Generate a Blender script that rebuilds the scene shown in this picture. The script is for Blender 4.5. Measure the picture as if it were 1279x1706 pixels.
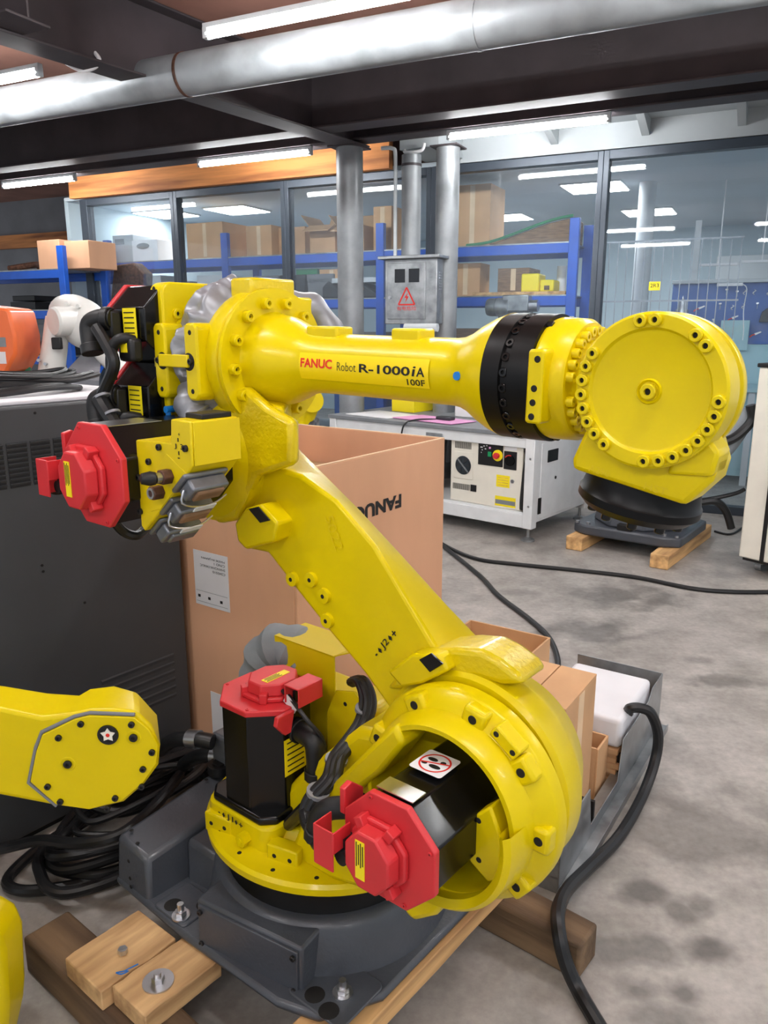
import bpy, math, random
from mathutils import Vector, Matrix, noise
random.seed(7)
sc = bpy.context.scene
for o in list(bpy.data.objects): bpy.data.objects.remove(o)
COL = sc.collection
R = math.radians
# ------------------------------------------------------------------ camera
FPX, PITCH, HCAM, CX, CY = 1292.0, R(13.54), 1.55, 639.5, 853.0
cd = bpy.data.cameras.new('camera'); cam = bpy.data.objects.new('camera', cd); COL.objects.link(cam)
cam.location = (0, 0, HCAM); cam.rotation_euler = (R(90) - PITCH, 0, 0)
cd.sensor_fit = 'VERTICAL'; cd.sensor_height = 36.0; cd.lens = 36.0 * FPX / 1706.0
cd.clip_start = 0.02; cd.clip_end = 100
sc.camera = cam
# ------------------------------------------------------------------ world, exposure
w = bpy.data.worlds.new('world'); sc.world = w; w.use_nodes = True
w.node_tree.nodes['Background'].inputs[0].default_value = (0.86, 0.92, 1.0, 1)
w.node_tree.nodes['Background'].inputs[1].default_value = 0.26
sc.view_settings.view_transform = 'Standard'; sc.view_settings.look = 'None'
sc.view_settings.gamma = 1; sc.view_settings.use_curve_mapping = False
sc.view_settings.exposure = 1.6
LAMP = 43.0      # strength of the fluorescent tubes
PANEL = 8.0      # strength of the LED panels behind the glass
# ------------------------------------------------------------------ frames
FW = Matrix.Identity(4)
FR = Matrix.Translation((-.136, 1.674, 0)) @ Matrix.Rotation(math.atan2(-.632, .775), 4, 'Z')   # robot: X along its arm, Y away
FB = Matrix.Translation((0, 7.797, 0)) @ Matrix.Rotation(R(-26.07), 4, 'Z')                    # building: X along the glass wall, Y behind it
FC = Matrix.Translation((-.272, 2.30, 0)) @ Matrix.Rotation(math.atan2(.817, .577), 4, 'Z')    # big carton
FK = Matrix.Translation((-.70, 2.57, 0)) @ Matrix.Rotation(math.atan2(.78, .62), 4, 'Z')       # grey cabinet
FD = Matrix.Translation((1.07, 5.46, 0)) @ Matrix.Rotation(R(-39.5), 4, 'Z')                   # white desk: front right corner
FT = Matrix.Translation((.488, 1.861, 0)) @ Matrix.Rotation(math.atan2(.84, .543), 4, 'Z')     # steel tray
def pix(F, x, y, ax, val):
    """point of frame F where the photo's pixel meets the plane ax = val"""
    u, v = (x - CX) / FPX, -(y - CY) / FPX
    c, s = math.cos(PITCH), math.sin(PITCH)
    I = F.inverted(); o = I @ Vector((0, 0, HCAM)); d = I.to_3x3() @ Vector((u, c + v * s, -s + v * c))
    i = 'xyz'.index(ax)
    return o + d * ((val - o[i]) / d[i])
# ------------------------------------------------------------------ materials
def lin(c):
    return tuple(((v / 255) / 12.92 if v / 255 <= .04045 else ((v / 255 + .055) / 1.055) ** 2.4) for v in c) + (1,)
MATS = {}
def mat(name, col, rough=.5, metal=0, var=.06, scale=8, bump=0, bscale=40, coat=0, emit=0, spec=.5, rvar=0, stretch=None, alpha=1, vcol=None):
    m = bpy.data.materials.new(name); m.use_nodes = True; MATS[name] = m
    nt = m.node_tree; N = nt.nodes; L = nt.links; b = N['Principled BSDF']
    c = lin(col)
    tc = N.new('ShaderNodeTexCoord'); mp = N.new('ShaderNodeMapping'); L.new(tc.outputs['Object'], mp.inputs[0])
    if stretch: mp.inputs['Scale'].default_value = stretch
    nz = N.new('ShaderNodeTexNoise'); nz.inputs['Scale'].default_value = scale; nz.inputs['Detail'].default_value = 5; L.new(mp.outputs[0], nz.inputs[0])
    if var:
        r = N.new('ShaderNodeValToRGB'); L.new(nz.outputs[0], r.inputs[0])
        c2 = lin(vcol) if vcol else tuple(x * (1 - 2 * var) for x in c[:3]) + (1,)
        r.color_ramp.elements[0].color = c2; r.color_ramp.elements[0].position = .3
        r.color_ramp.elements[1].color = tuple(min(1, x * (1 + var)) for x in c[:3]) + (1,); r.color_ramp.elements[1].position = .62
        L.new(r.outputs[0], b.inputs['Base Color'])
    else: b.inputs['Base Color'].default_value = c
    b.inputs['Roughness'].default_value = rough; b.inputs['Metallic'].default_value = metal
    b.inputs['Specular IOR Level'].default_value = spec
    if coat: b.inputs['Coat Weight'].default_value = coat; b.inputs['Coat Roughness'].default_value = .08
    if rvar:
        mr = N.new('ShaderNodeMapRange'); L.new(nz.outputs[0], mr.inputs[0]); mr.inputs[1].default_value = .3; mr.inputs[2].default_value = .7
        mr.inputs[3].default_value = max(.02, rough - rvar); mr.inputs[4].default_value = min(1, rough + rvar); L.new(mr.outputs[0], b.inputs['Roughness'])
    if bump:
        n2 = N.new('ShaderNodeTexNoise'); n2.inputs['Scale'].default_value = bscale; n2.inputs['Detail'].default_value = 3; L.new(mp.outputs[0], n2.inputs[0])
        bp = N.new('ShaderNodeBump'); bp.inputs['Strength'].default_value = bump; bp.inputs['Distance'].default_value = .004; L.new(n2.outputs[0], bp.inputs['Height']); L.new(bp.outputs[0], b.inputs['Normal'])
    if emit: b.inputs['Emission Color'].default_value = c; b.inputs['Emission Strength'].default_value = emit
    if alpha < 1: b.inputs['Alpha'].default_value = alpha
    return m
mat('yellow', (218, 195, 2), .30, var=.03, scale=5, bump=.12, bscale=60, coat=.08, spec=.24)
mat('yellow_rough', (217, 192, 2), .3, var=.03, scale=6, bump=.55, bscale=70, coat=.3, spec=.4)
mat('yellow_sheet', (222, 197, 6), .38, var=.02, scale=6, coat=.08, spec=.35)
mat('red', (206, 46, 52), .42, var=.04, scale=9, bump=.05)
mat('black', (8, 8, 9), .25, var=.1, scale=6, coat=.1, spec=.35)
mat('black_ring', (7, 7, 8), .38, var=.1, scale=6, spec=.25)
mat('black_matte', (16, 16, 18), .5, var=.1, scale=12)
mat('hole', (12, 10, 8), .8, var=0)  # near-black colour stands in for the shade inside bolt sockets and holes
mat('cable', (22, 23, 25), .42, var=.15, scale=14)
mat('greypaint', (66, 70, 77), .38, var=.06, scale=9, bump=.25, bscale=90, coat=.1)
mat('cabinet', (63, 66, 69), .5, var=.05, scale=4)
mat('darkslot', (14, 15, 17), .7, var=0)
mat('fabric', (140, 142, 148), .42, .35, var=.12, scale=9, bump=.5, bscale=18, spec=.5)
mat('fabric_grey', (135, 142, 146), .7, var=.08, scale=10, bump=.4, bscale=30)
mat('steel', (190, 192, 196), .28, 1, var=.06, scale=20)
mat('galv', (168, 172, 174), .38, .85, var=.14, scale=14, rvar=.1)
mat('pipe', (142, 146, 149), .5, .35, var=.14, scale=5, rvar=.12)
mat('zincbolt', (200, 202, 206), .3, 1, var=.05)
mat('label_y', (248, 226, 20), .45, var=0)
mat('plate_y', (244, 214, 0), .4, var=0)
mat('white', (236, 236, 238), .5, var=.02)
mat('white_foam', (222, 223, 227), .7, var=.03, scale=4)
mat('paper', (222, 222, 224), .6, var=.02)
mat('ink', (20, 18, 18), .6, var=0)
mat('ink_red', (222, 40, 28), .6, var=0)
mat('ink_blue', (30, 110, 190), .6, var=0)
mat('blueplug', (20, 120, 200), .35, var=0)
mat('carton', (212, 163, 128), .75, var=.05, scale=3, stretch=(1, 1, .3))
mat('carton_in', (176, 142, 104), .8, var=.05, scale=3)
mat('carton2', (204, 160, 116), .75, var=.06, scale=4)
mat('carton_edge', (226, 196, 158), .8, var=.05)
mat('wood_dark', (112, 90, 66), .8, var=.3, scale=6, bump=.6, bscale=30, stretch=(.25, 2.2, 2.2), vcol=(62, 46, 33))
mat('wood_light', (214, 172, 116), .7, var=.18, scale=6, bump=.3, bscale=30, stretch=(3, .3, 3), vcol=(160, 118, 74))
mat('wood_block', (200, 164, 116), .7, var=.18, scale=7, bump=.3, bscale=30, stretch=(3, .3, 3), vcol=(150, 112, 72))
mat('fascia_wood', (196, 128, 70), .7, var=.2, scale=3, stretch=(.3, 4, 4), vcol=(130, 76, 40))
mat('steelbeam', (62, 55, 58), .6, var=.15, scale=3)
mat('deck', (150, 108, 94), .75, var=.15, scale=2)
mat('soffit', (168, 174, 177), .7, var=.06, scale=2)
mat('white_paint', (196, 202, 205), .6, var=.05, scale=2)
mat('frame_dark', (62, 70, 80), .4, .3, var=.03)
mat('blue_rack', (20, 88, 196), .4, var=.04)
mat('blue_peg', (42, 92, 168), .5, var=.06, scale=3)
mat('room_wall', (188, 206, 214), .8, var=.04, scale=1)
mat('room_floor', (120, 124, 128), .6, var=.08, scale=2)
mat('room_ceil', (200, 212, 220), .8, var=.03, scale=1)
mat('teal_panel', (158, 196, 204), .5, var=.05, scale=2)
mat('grey_wall', (120, 122, 126), .8, var=.08, scale=2)
mat('cream', (232, 228, 214), .45, var=.02)
mat('desk_white', (226, 229, 230), .42, var=.03)
mat('desk_top', (128, 132, 136), .5, var=.06)
mat('pink', (226, 160, 206), .6, var=.04)
mat('orange', (232, 110, 52), .4, var=.04, coat=.2)
mat('robot_white', (226, 227, 222), .4, var=.03, coat=.2)
mat('dark_mech', (52, 54, 58), .5, .3, var=.2, scale=15)
mat('grey_connector', (120, 124, 130), .38, .6, var=.08, scale=30)
mat('green', (40, 128, 84), .5, var=.04)
mat('brown_stack', (128, 98, 70), .8, var=.2, scale=10, stretch=(1, 1, 8))
mat('screen', (16, 18, 24), .15, var=0, coat=.5)
mat('greenbtn', (20, 150, 90), .4, var=0)
mat('fan', (52, 60, 66), .35, .4, var=.2, scale=20)
mat('rust', (96, 66, 52), .6, .5, var=.3, scale=30)
mat('tube_lit', (255, 255, 255), .5, var=0, emit=LAMP)
mat('panel_lit', (255, 255, 255), .5, var=0, emit=PANEL)
mat('mesh_wire', (150, 155, 162), .45, .5, var=.05)
# thin film and glass: transparent with a fresnel gloss, bright haze over the glass painted in as a milky tint
def glassy(name, tint, gloss_r, haze, dcol, ior=1.45):
    m = bpy.data.materials.new(name); m.use_nodes = True; MATS[name] = m; nt = m.node_tree; N = nt.nodes; L = nt.links
    N.remove(N['Principled BSDF']); out = N['Material Output']
    tr = N.new('ShaderNodeBsdfTransparent'); tr.inputs[0].default_value = tint
    gl = N.new('ShaderNodeBsdfGlossy'); gl.inputs['Roughness'].default_value = gloss_r
    df = N.new('ShaderNodeBsdfDiffuse'); df.inputs[0].default_value = dcol
    fr = N.new('ShaderNodeFresnel'); fr.inputs[0].default_value = ior
    a = N.new('ShaderNodeMixShader'); L.new(fr.outputs[0], a.inputs[0]); L.new(tr.outputs[0], a.inputs[1]); L.new(gl.outputs[0], a.inputs[2])
    nz = N.new('ShaderNodeTexNoise'); nz.inputs['Scale'].default_value = 1.5; mr = N.new('ShaderNodeMapRange'); L.new(nz.outputs[0], mr.inputs[0])
    mr.inputs[1].default_value = .35; mr.inputs[2].default_value = .7; mr.inputs[3].default_value = haze * .5; mr.inputs[4].default_value = haze * 1.5
    bmx = N.new('ShaderNodeMixShader'); L.new(mr.outputs[0], bmx.inputs[0]); L.new(a.outputs[0], bmx.inputs[1]); L.new(df.outputs[0], bmx.inputs[2])
    L.new(bmx.outputs[0], out.inputs[0]); return m
glassy('glass', (.94, .97, .99, 1), .02, .035, (.75, .85, .95, 1), 1.36)
glassy('film', (.85, .88, .92, 1), .12, .3, (.75, .77, .8, 1), 1.6)
# concrete floor with oil and water stains at their own places
def concrete():
    m = bpy.data.materials.new('concrete'); m.use_nodes = True; MATS['concrete'] = m; nt = m.node_tree; N = nt.nodes; L = nt.links; b = N['Principled BSDF']
    tc = N.new('ShaderNodeTexCoord')
    def nz(scale, detail=6, rough=.6):
        n = N.new('ShaderNodeTexNoise'); n.inputs['Scale'].default_value = scale; n.inputs['Detail'].default_value = detail; n.inputs['Roughness'].default_value = rough; L.new(tc.outputs['Object'], n.inputs[0]); return n.outputs[0]
    def mth(op, a, bb):
        n = N.new('ShaderNodeMath'); n.operation = op
        for i, q in enumerate((a, bb)):
            if isinstance(q, (int, float)): n.inputs[i].default_value = q
            else: L.new(q, n.inputs[i])
        return n.outputs[0]
    big, mid, fine = nz(1.4), nz(5, 8), nz(38, 4)
    base = N.new('ShaderNodeValToRGB'); L.new(mth('ADD', mth('MULTIPLY', big, .5), mth('MULTIPLY', mid, .5)), base.inputs[0])
    base.color_ramp.elements[0].position = .34; base.color_ramp.elements[0].color = lin((132, 128, 122))
    base.color_ramp.elements[1].position = .64; base.color_ramp.elements[1].color = lin((186, 181, 175))
    dist = N.new('ShaderNodeTexNoise'); dist.inputs['Scale'].default_value = 7; dist.inputs['Detail'].default_value = 3; L.new(tc.outputs['Object'], dist.inputs[0])
    tot = None
    for (px, py, rx, ry, k) in ((1040, 992, .30, .20, .55), (985, 1052, .26, .16, .55), (1215, 1135, .16, .07, .5), (1165, 1100, .08, .05, .4), (860, 985, .12, .07, .3), (1150, 1385, .36, .20, .42), (1075, 1495, .075, .06, .6), (1125, 1520, .07, .06, .5), (1170, 1510, .06, .05, .5),
                              (1180, 1585, .06, .05, .6), (1140, 1655, .05, .04, .6), (1060, 1650, .06, .04, .5), (1090, 1580, .06, .05, .5), (1020, 1580, .06, .05, .45), (1100, 1695, .1, .05, .5), (1220, 960, .3, .1, .3)):
        p = pix(FW, px, py, 'z', 0)
        mp = N.new('ShaderNodeMapping'); mp.vector_type = 'POINT'; mp.inputs['Location'].default_value = (-p.x / rx, -p.y / ry, 0); mp.inputs['Scale'].default_value = (1 / rx, 1 / ry, 1); L.new(tc.outputs['Object'], mp.inputs[0])
        ln = N.new('ShaderNodeVectorMath'); ln.operation = 'LENGTH'; L.new(mp.outputs[0], ln.inputs[0])
        r = mth('ADD', ln.outputs['Value'], mth('MULTIPLY', mth('SUBTRACT', dist.outputs[0], .5), 2.6))
        mr = N.new('ShaderNodeMapRange'); L.new(r, mr.inputs[0]); mr.inputs[1].default_value = .45; mr.inputs[2].default_value = 1.25; mr.inputs[3].default_value = k; mr.inputs[4].default_value = 0
        tot = mr.outputs[0] if tot is None else mth('MAXIMUM', tot, mr.outputs[0])
    sp = N.new('ShaderNodeMapRange'); L.new(nz(2.6, 5), sp.inputs[0]); sp.inputs[1].default_value = .60; sp.inputs[2].default_value = .72; sp.inputs[3].default_value = 0; sp.inputs[4].default_value = .35
    tot = mth('MAXIMUM', tot, sp.outputs[0])
    mx = N.new('ShaderNodeMix'); mx.data_type = 'RGBA'; L.new(tot, mx.inputs[0]); L.new(base.outputs[0], mx.inputs[6]); mx.inputs[7].default_value = lin((44, 40, 38))
    sc_ = N.new('ShaderNodeMapRange'); L.new(fine, sc_.inputs[0]); sc_.inputs[1].default_value = .3; sc_.inputs[2].default_value = .7; sc_.inputs[3].default_value = .84; sc_.inputs[4].default_value = 1.08
    mu = N.new('ShaderNodeMix'); mu.data_type = 'RGBA'; mu.blend_type = 'MULTIPLY'; mu.inputs[0].default_value = 1; L.new(mx.outputs[2], mu.inputs[6]); L.new(sc_.outputs[0], mu.inputs[7])
    L.new(mu.outputs[2], b.inputs['Base Color'])
    rr = N.new('ShaderNodeMapRange'); L.new(tot, rr.inputs[0]); rr.inputs[3].default_value = .55; rr.inputs[4].default_value = .35; L.new(rr.outputs[0], b.inputs['Roughness'])
    bp = N.new('ShaderNodeBump'); bp.inputs['Strength'].default_value = .25; bp.inputs['Distance'].default_value = .004; L.new(mid, bp.inputs['Height']); L.new(bp.outputs[0], b.inputs['Normal'])
concrete()
# ------------------------------------------------------------------ mesh builder
V = Vector
X, Y, Z = V((1, 0, 0)), V((0, 1, 0)), V((0, 0, 1))
def basis(d):
    d = d.normalized(); h = Z if abs(d.z) < .9 else X
    e = h.cross(d).normalized(); return e, d.cross(e), d
class MB:
    def __init__(s): s.v = []; s.f = []; s.m = []; s.k = 0
    def add(s, vs, fs):
        n = len(s.v); s.v += [V(p) for p in vs]
        for f in fs: s.f.append([i + n for i in f]); s.m.append(s.k)
        return s
    def mat(s, k): s.k = k; return s
    def hexa(s, p):   # 8 corners: bottom 4, top 4
        return s.add(p, [(3, 2, 1, 0), (4, 5, 6, 7), (0, 1, 5, 4), (1, 2, 6, 5), (2, 3, 7, 6), (3, 0, 4, 7)])
    def box(s, x0, x1, y0, y1, z0, z1):
        return s.hexa([(x0, y0, z0), (x1, y0, z0), (x1, y1, z0), (x0, y1, z0), (x0, y0, z1), (x1, y0, z1), (x1, y1, z1), (x0, y1, z1)])
    def obox(s, c, ex, ey, ez, a, b, h):   # centred, half sizes
        c = V(c); q = []
        for k in (-1, 1):
            for i, j in ((-1, -1), (1, -1), (1, 1), (-1, 1)): q.append(c + ex * (i * a) + ey * (j * b) + ez * (k * h))
        return s.hexa(q)
    def bar(s, p0, p1, wx, wz, up=Z):
        p0, p1 = V(p0), V(p1); d = (p1 - p0); L = d.length; d.normalize()
        e = d.cross(up)
        if e.length < 1e-4: e = d.cross(X)
        e.normalize(); u = e.cross(d)
        return s.obox((p0 + p1) / 2, e, d, u, wx / 2, L / 2, wz / 2)
    def prism(s, poly, o, ex, ey, ez, h0, h1, top=1.0, c=None):
        o = V(o); n = len(poly)
        if c is None: c = (sum(p[0] for p in poly) / n, sum(p[1] for p in poly) / n)
        a = [o + ex * p[0] + ey * p[1] + ez * h0 for p in poly]
        b = [o + ex * (c[0] + (p[0] - c[0]) * top) + ey * (c[1] + (p[1] - c[1]) * top) + ez * h1 for p in poly]
        return s.add(a + b, [tuple(range(n))[::-1], tuple(range(n, 2 * n))] + [(i, (i + 1) % n, n + (i + 1) % n, n + i) for i in range(n)])
    def lathe(s, prof, o, d, seg=40, a0=0, a1=360, wob=None):
        o = V(o); e, u, d = basis(V(d)); full = abs(a1 - a0) >= 360; n = seg if full else seg + 1; base = len(s.v); vs = []
        for (h, r) in prof:
            for i in range(n):
                t = R(a0 + (a1 - a0) * i / seg); rr = r + (wob(h, t, r) if wob else 0)
                vs.append(o + d * h + (e * math.cos(t) + u * math.sin(t)) * max(rr, 1e-5))
        fs = []
        for j in range(len(prof) - 1):
            for i in range(seg):
                k = (i + 1) % n if full else i + 1
                fs.append((j * n + i, j * n + k, (j + 1) * n + k, (j + 1) * n + i))
        return s.add(vs, fs)
    def cyl(s, p0, p1, r0, r1=None, seg=20):
        p0, p1 = V(p0), V(p1); r1 = r0 if r1 is None else r1; L = (p1 - p0).length
        return s.lathe([(0, 0), (0, r0), (L, r1), (L, 0)], p0, p1 - p0, seg)
    def tube(s, path, r, seg=10, sub=6):
        P = [V(p) for p in path]; pts = []
        if len(P) > 2 and sub > 1:
            for i in range(len(P) - 1):
                a, b, c, d = P[max(i - 1, 0)], P[i], P[i + 1], P[min(i + 2, len(P) - 1)]
                for k in range(sub):
                    t = k / sub
                    pts.append(.5 * ((2 * b) + (c - a) * t + (2 * a - 5 * b + 4 * c - d) * t * t + (3 * b - a - 3 * c + d) * t ** 3))
            pts.append(P[-1])
        else: pts = P
        n = len(pts); vs = []; e = None
        for i, p in enumerate(pts):
            d = (pts[min(i + 1, n - 1)] - pts[max(i - 1, 0)]).normalized()
            if e is None: e = basis(d)[0]
            e = (e - d * e.dot(d)).normalized(); u = d.cross(e); rr = r(i / (n - 1)) if callable(r) else r
            for k in range(seg):
                t = 2 * math.pi * k / seg; vs.append(p + (e * math.cos(t) + u * math.sin(t)) * rr)
        fs = [(i * seg + k, i * seg + (k + 1) % seg, (i + 1) * seg + (k + 1) % seg, (i + 1) * seg + k) for i in range(n - 1) for k in range(seg)]
        fs += [tuple(range(seg))[::-1], tuple(range((n - 1) * seg, n * seg))]
        return s.add(vs, fs)
    def mesh(s, name, mats, base=(0, 0, 0), angle=35):
        me = bpy.data.meshes.new(name); b = V(base)
        me.from_pydata([tuple(p - b) for p in s.v], [], s.f)
        for q in (mats if isinstance(mats, (list, tuple)) else [mats]): me.materials.append(MATS[q])
        for p, k in zip(me.polygons, s.m): p.material_index = k
        import bmesh
        bm = bmesh.new(); bm.from_mesh(me); bmesh.ops.remove_doubles(bm, verts=bm.verts, dist=2e-5)
        bmesh.ops.dissolve_degenerate(bm, edges=bm.edges, dist=1e-5)
        bmesh.ops.recalc_face_normals(bm, faces=bm.faces); bm.to_mesh(me); bm.free()
        me.polygons.foreach_set('use_smooth', [True] * len(me.polygons)); me.set_sharp_from_angle(angle=R(angle))
        return me
def bev(o, wd, seg=2, ang=35):
    if wd:
        b = o.modifiers.new('bevel', 'BEVEL'); b.width = wd; b.segments = seg; b.limit_method = 'ANGLE'; b.angle_limit = R(ang); b.harden_normals = False
class T:
    """a thing: an empty at its base, frame F, parts built in frame coordinates"""
    def __init__(s, name, label, cat, F, base, group=None):
        s.F, s.b = F, V(base); o = bpy.data.objects.new(name, None); COL.objects.link(o); s.o = o
        o.empty_display_size = .1; o.matrix_world = F @ Matrix.Translation(s.b)
        o['label'] = label; o['category'] = cat
        if group: o['group'] = group
    def part(s, name, mb, mats, parent=None, bevel=0, label=None, kind=None, angle=35, seg=2):
        o = bpy.data.objects.new(name, mb.mesh(name, mats, s.b, angle)); COL.objects.link(o); o.parent = parent or s.o
        bev(o, bevel, seg)
        if label: o['label'] = label
        if kind: o['kind'] = kind
        return o
    def inst(s, name, me, pos, d, parent=None, spin=0):
        o = bpy.data.objects.new(name, me); COL.objects.link(o); o.parent = parent or s.o
        e, u, d = basis(V(d)); M = Matrix((e, u, d)).transposed().to_4x4()
        o.matrix_local = Matrix.Translation(V(pos) - s.b) @ M @ Matrix.Rotation(spin, 4, 'Z'); return o
def solo(name, label, cat, mb, mats, F, base, bevel=0, group=None, kind=None, angle=35, seg=2):
    o = bpy.data.objects.new(name, mb.mesh(name, mats, base, angle)); COL.objects.link(o); o.matrix_world = F @ Matrix.Translation(V(base)); bev(o, bevel, seg)
    if label: o['label'] = label
    if cat: o['category'] = cat
    if group: o['group'] = group
    if kind: o['kind'] = kind
    return o
def struct(name, mb, mats, F, base=(0, 0, 0), bevel=0):
    return solo(name, None, None, mb, mats, F, base, bevel, kind='structure')
_tc = {}
def glyphs(txt, bold=0):
    if (txt, bold) in _tc: return _tc[(txt, bold)]
    cu = bpy.data.curves.new('t', 'FONT'); cu.body = txt; cu.size = 1; cu.offset = bold; cu.resolution_u = 3; o = bpy.data.objects.new('t', cu); COL.objects.link(o)
    bpy.context.view_layer.update(); me = bpy.data.meshes.new_from_object(o.evaluated_get(bpy.context.evaluated_depsgraph_get()))
    r = ([tuple(v.co[:2]) for v in me.vertices], [tuple(p.vertices) for p in me.polygons])
    bpy.data.objects.remove(o); bpy.data.curves.remove(cu); bpy.data.meshes.remove(me); _tc[(txt, bold)] = r; return r
def text(mb, txt, fn, width=None, height=None, bold=0, shear=0):
    """flat lettering; fn maps (x, y) to a point; scaled to width x height"""
    vs, fs = glyphs(txt, bold)
    if not vs: return
    x0, x1 = min(v[0] for v in vs), max(v[0] for v in vs); y0, y1 = min(v[1] for v in vs), max(v[1] for v in vs)
    ky = (height or .7) / (y1 - y0); kx = width / (x1 - x0) if width else ky
    mb.add([fn((x - x0) * kx + shear * (y - y0) * ky, (y - y0) * ky) for x, y in vs], fs)
def plane_fn(o, ex, ey):
    o = V(o); return lambda x, y: o + ex * x + ey * y
OCT = [(math.cos(R(22.5 + 45 * i)), math.sin(R(22.5 + 45 * i))) for i in range(8)]
def oct_(r): return [(x * r, y * r) for x, y in OCT]
def ngon(r, n, a=0): return [(r * math.cos(R(a) + 2 * math.pi * i / n), r * math.sin(R(a) + 2 * math.pi * i / n)) for i in range(n)]
def rrect(x0, x1, y0, y1, r, n=4):
    p = []
    for cx, cy, a in ((x1 - r, y1 - r, 0), (x0 + r, y1 - r, 90), (x0 + r, y0 + r, 180), (x1 - r, y0 + r, 270)):
        for i in range(n + 1): t = R(a + 90 * i / n); p.append((cx + r * math.cos(t), cy + r * math.sin(t)))
    return p
# ================================================================== THE SETTING
struct('floor', MB().box(-9, 9, -3, 16, -.05, 0), 'concrete', FW)
struct('ceiling', MB().box(-9, 7, -11, 6.2, 3.42, 3.46), 'deck', FB)
struct('ceiling', MB().box(-4.2, 7, .06, 5.9, 2.96, 3.0), 'room_ceil', FB)
struct('wall_back', MB().box(-4.2, 7, 5.9, 6.0, 0, 3.0), 'room_wall', FB)
struct('wall_left', MB().box(-9, -4.25, 2.0, 2.1, 0, 3.42), 'grey_wall', FB)
struct('wall_side', MB().box(-4.25, -4.19, .1, 5.9, 0, 3.0), 'room_wall', FB)
struct('trim_1', MB().box(-9, -4.3, 1.93, 1.99, 2.72, 2.92), 'fascia_wood', FB)
struct('trim_2', MB().box(-3.9, .12, -.14, -.06, 2.945, 3.22), 'fascia_wood', FB)
struct('trim_3', MB().box(.78, 7, -.06, .05, 2.945, 3.42), 'soffit', FB)
struct('trim_4', MB().box(.62, 7, -.55, -.06, 3.14, 3.17), 'soffit', FB)
k = 5
for t in (1.62, 2.35, 3.05):
    struct('trim_%d' % k, MB().prism([(0, 3.14), (-.38, 3.14), (-.38, 3.11), (0, 3.02)], (t, -.06, 0), Y, Z, X, -.03, .03), 'soffit', FB); k += 1
struct('trim_8', MB().box(.45, .80, -.62, -.06, 2.98, 3.14), 'soffit', FB)
# glass partition
MU = [-3.79, -2.49, -1.08, .5, 2.03, 3.6, 5.2]
for i in range(len(MU) - 1):
    t0, t1 = MU[i], MU[i + 1]
    wn = bpy.data.objects.new('window_%d' % (i + 1), None); COL.objects.link(wn); wn.matrix_world = FB @ Matrix.Translation((t0, 0, 0)); wn['kind'] = 'structure'
    f = MB(); h = .045
    f.box(t0 - (.06 if i == 0 else 0), t0 + h, -.05, .05, 0, 2.94); f.box(t1 - h, t1, -.05, .05, 0, 2.94); f.box(t0 + h, t1 - h, -.05, .05, 2.87, 2.94); f.box(t0 + h, t1 - h, -.05, .05, 0, .07)
    o = bpy.data.objects.new('window_frame', f.mesh('window_frame', 'frame_dark', (t0, 0, 0))); COL.objects.link(o); o.parent = wn; bev(o, .004)
    p = MB().box(t0 + h, t1 - h, -.004, .004, .07, 2.87)
    o = bpy.data.objects.new('pane', p.mesh('pane', 'glass', (t0, 0, 0))); COL.objects.link(o); o.parent = wn
# steel beams
def ibeam(name, label, p0, p1, F, hgt=.36, fw=.2, ft=.014):
    p0, p1 = V(p0), V(p1); d = (p1 - p0).normalized(); e = d.cross(Z); L = (p1 - p0).length; c = (p0 + p1) / 2
    t = T(name, label, 'steel beam', F, p0)
    t.part('lower_flange', MB().obox(c + Z * ft / 2, e, d, Z, fw / 2, L / 2, ft / 2), 'steelbeam', bevel=.003)
    t.part('web', MB().obox(c + Z * hgt / 2, e, d, Z, .006, L / 2, hgt / 2 - ft), 'steelbeam')
    t.part('upper_flange', MB().obox(c + Z * (hgt - ft / 2), e, d, Z, fw / 2, L / 2, ft / 2), 'steelbeam', bevel=.003)
    return t
ibeam('steel_beam', 'dark steel cross beam with a bright lower edge, running behind the round duct', (-8, -1.40, 3.0), (7, -1.40, 3.0), FB, .42)
ibeam('steel_beam', 'dark steel cross beam nearest the glass wall, above the row of tube lamps', (-8, -.86, 3.02), (7, -.86, 3.02), FB, .40)
ibeam('steel_beam', 'dark steel cross beam across the top left corner, nearest the camera', (-8, -3.95, 3.0), (.0, -3.95, 3.0), FB, .42, .26)
ibeam('steel_beam', 'dark steel girder running from the top left corner towards the round column', (-.42, -4.7, 2.985), (.16, -.78, 2.985), FB, .43, .2)
# the big round duct under the deck
t = T('round_duct', 'large galvanised round duct running across under the ceiling', 'duct', FB, (-6, -2.94, 3.0))
t.part('duct_body', MB().lathe([(0, 0), (0, .118), (12.6, .118), (12.6, 0)], (-6, -2.94, 3.0), X, 48), 'pipe')
for tt in (1.95, .12): t.part('collar', MB().lathe([(0, .118), (0, .1215), (.02, .1215), (.02, .118)], (tt, -2.94, 3.0), X, 48), 'rust' if tt < 1 else 'pipe')
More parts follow.
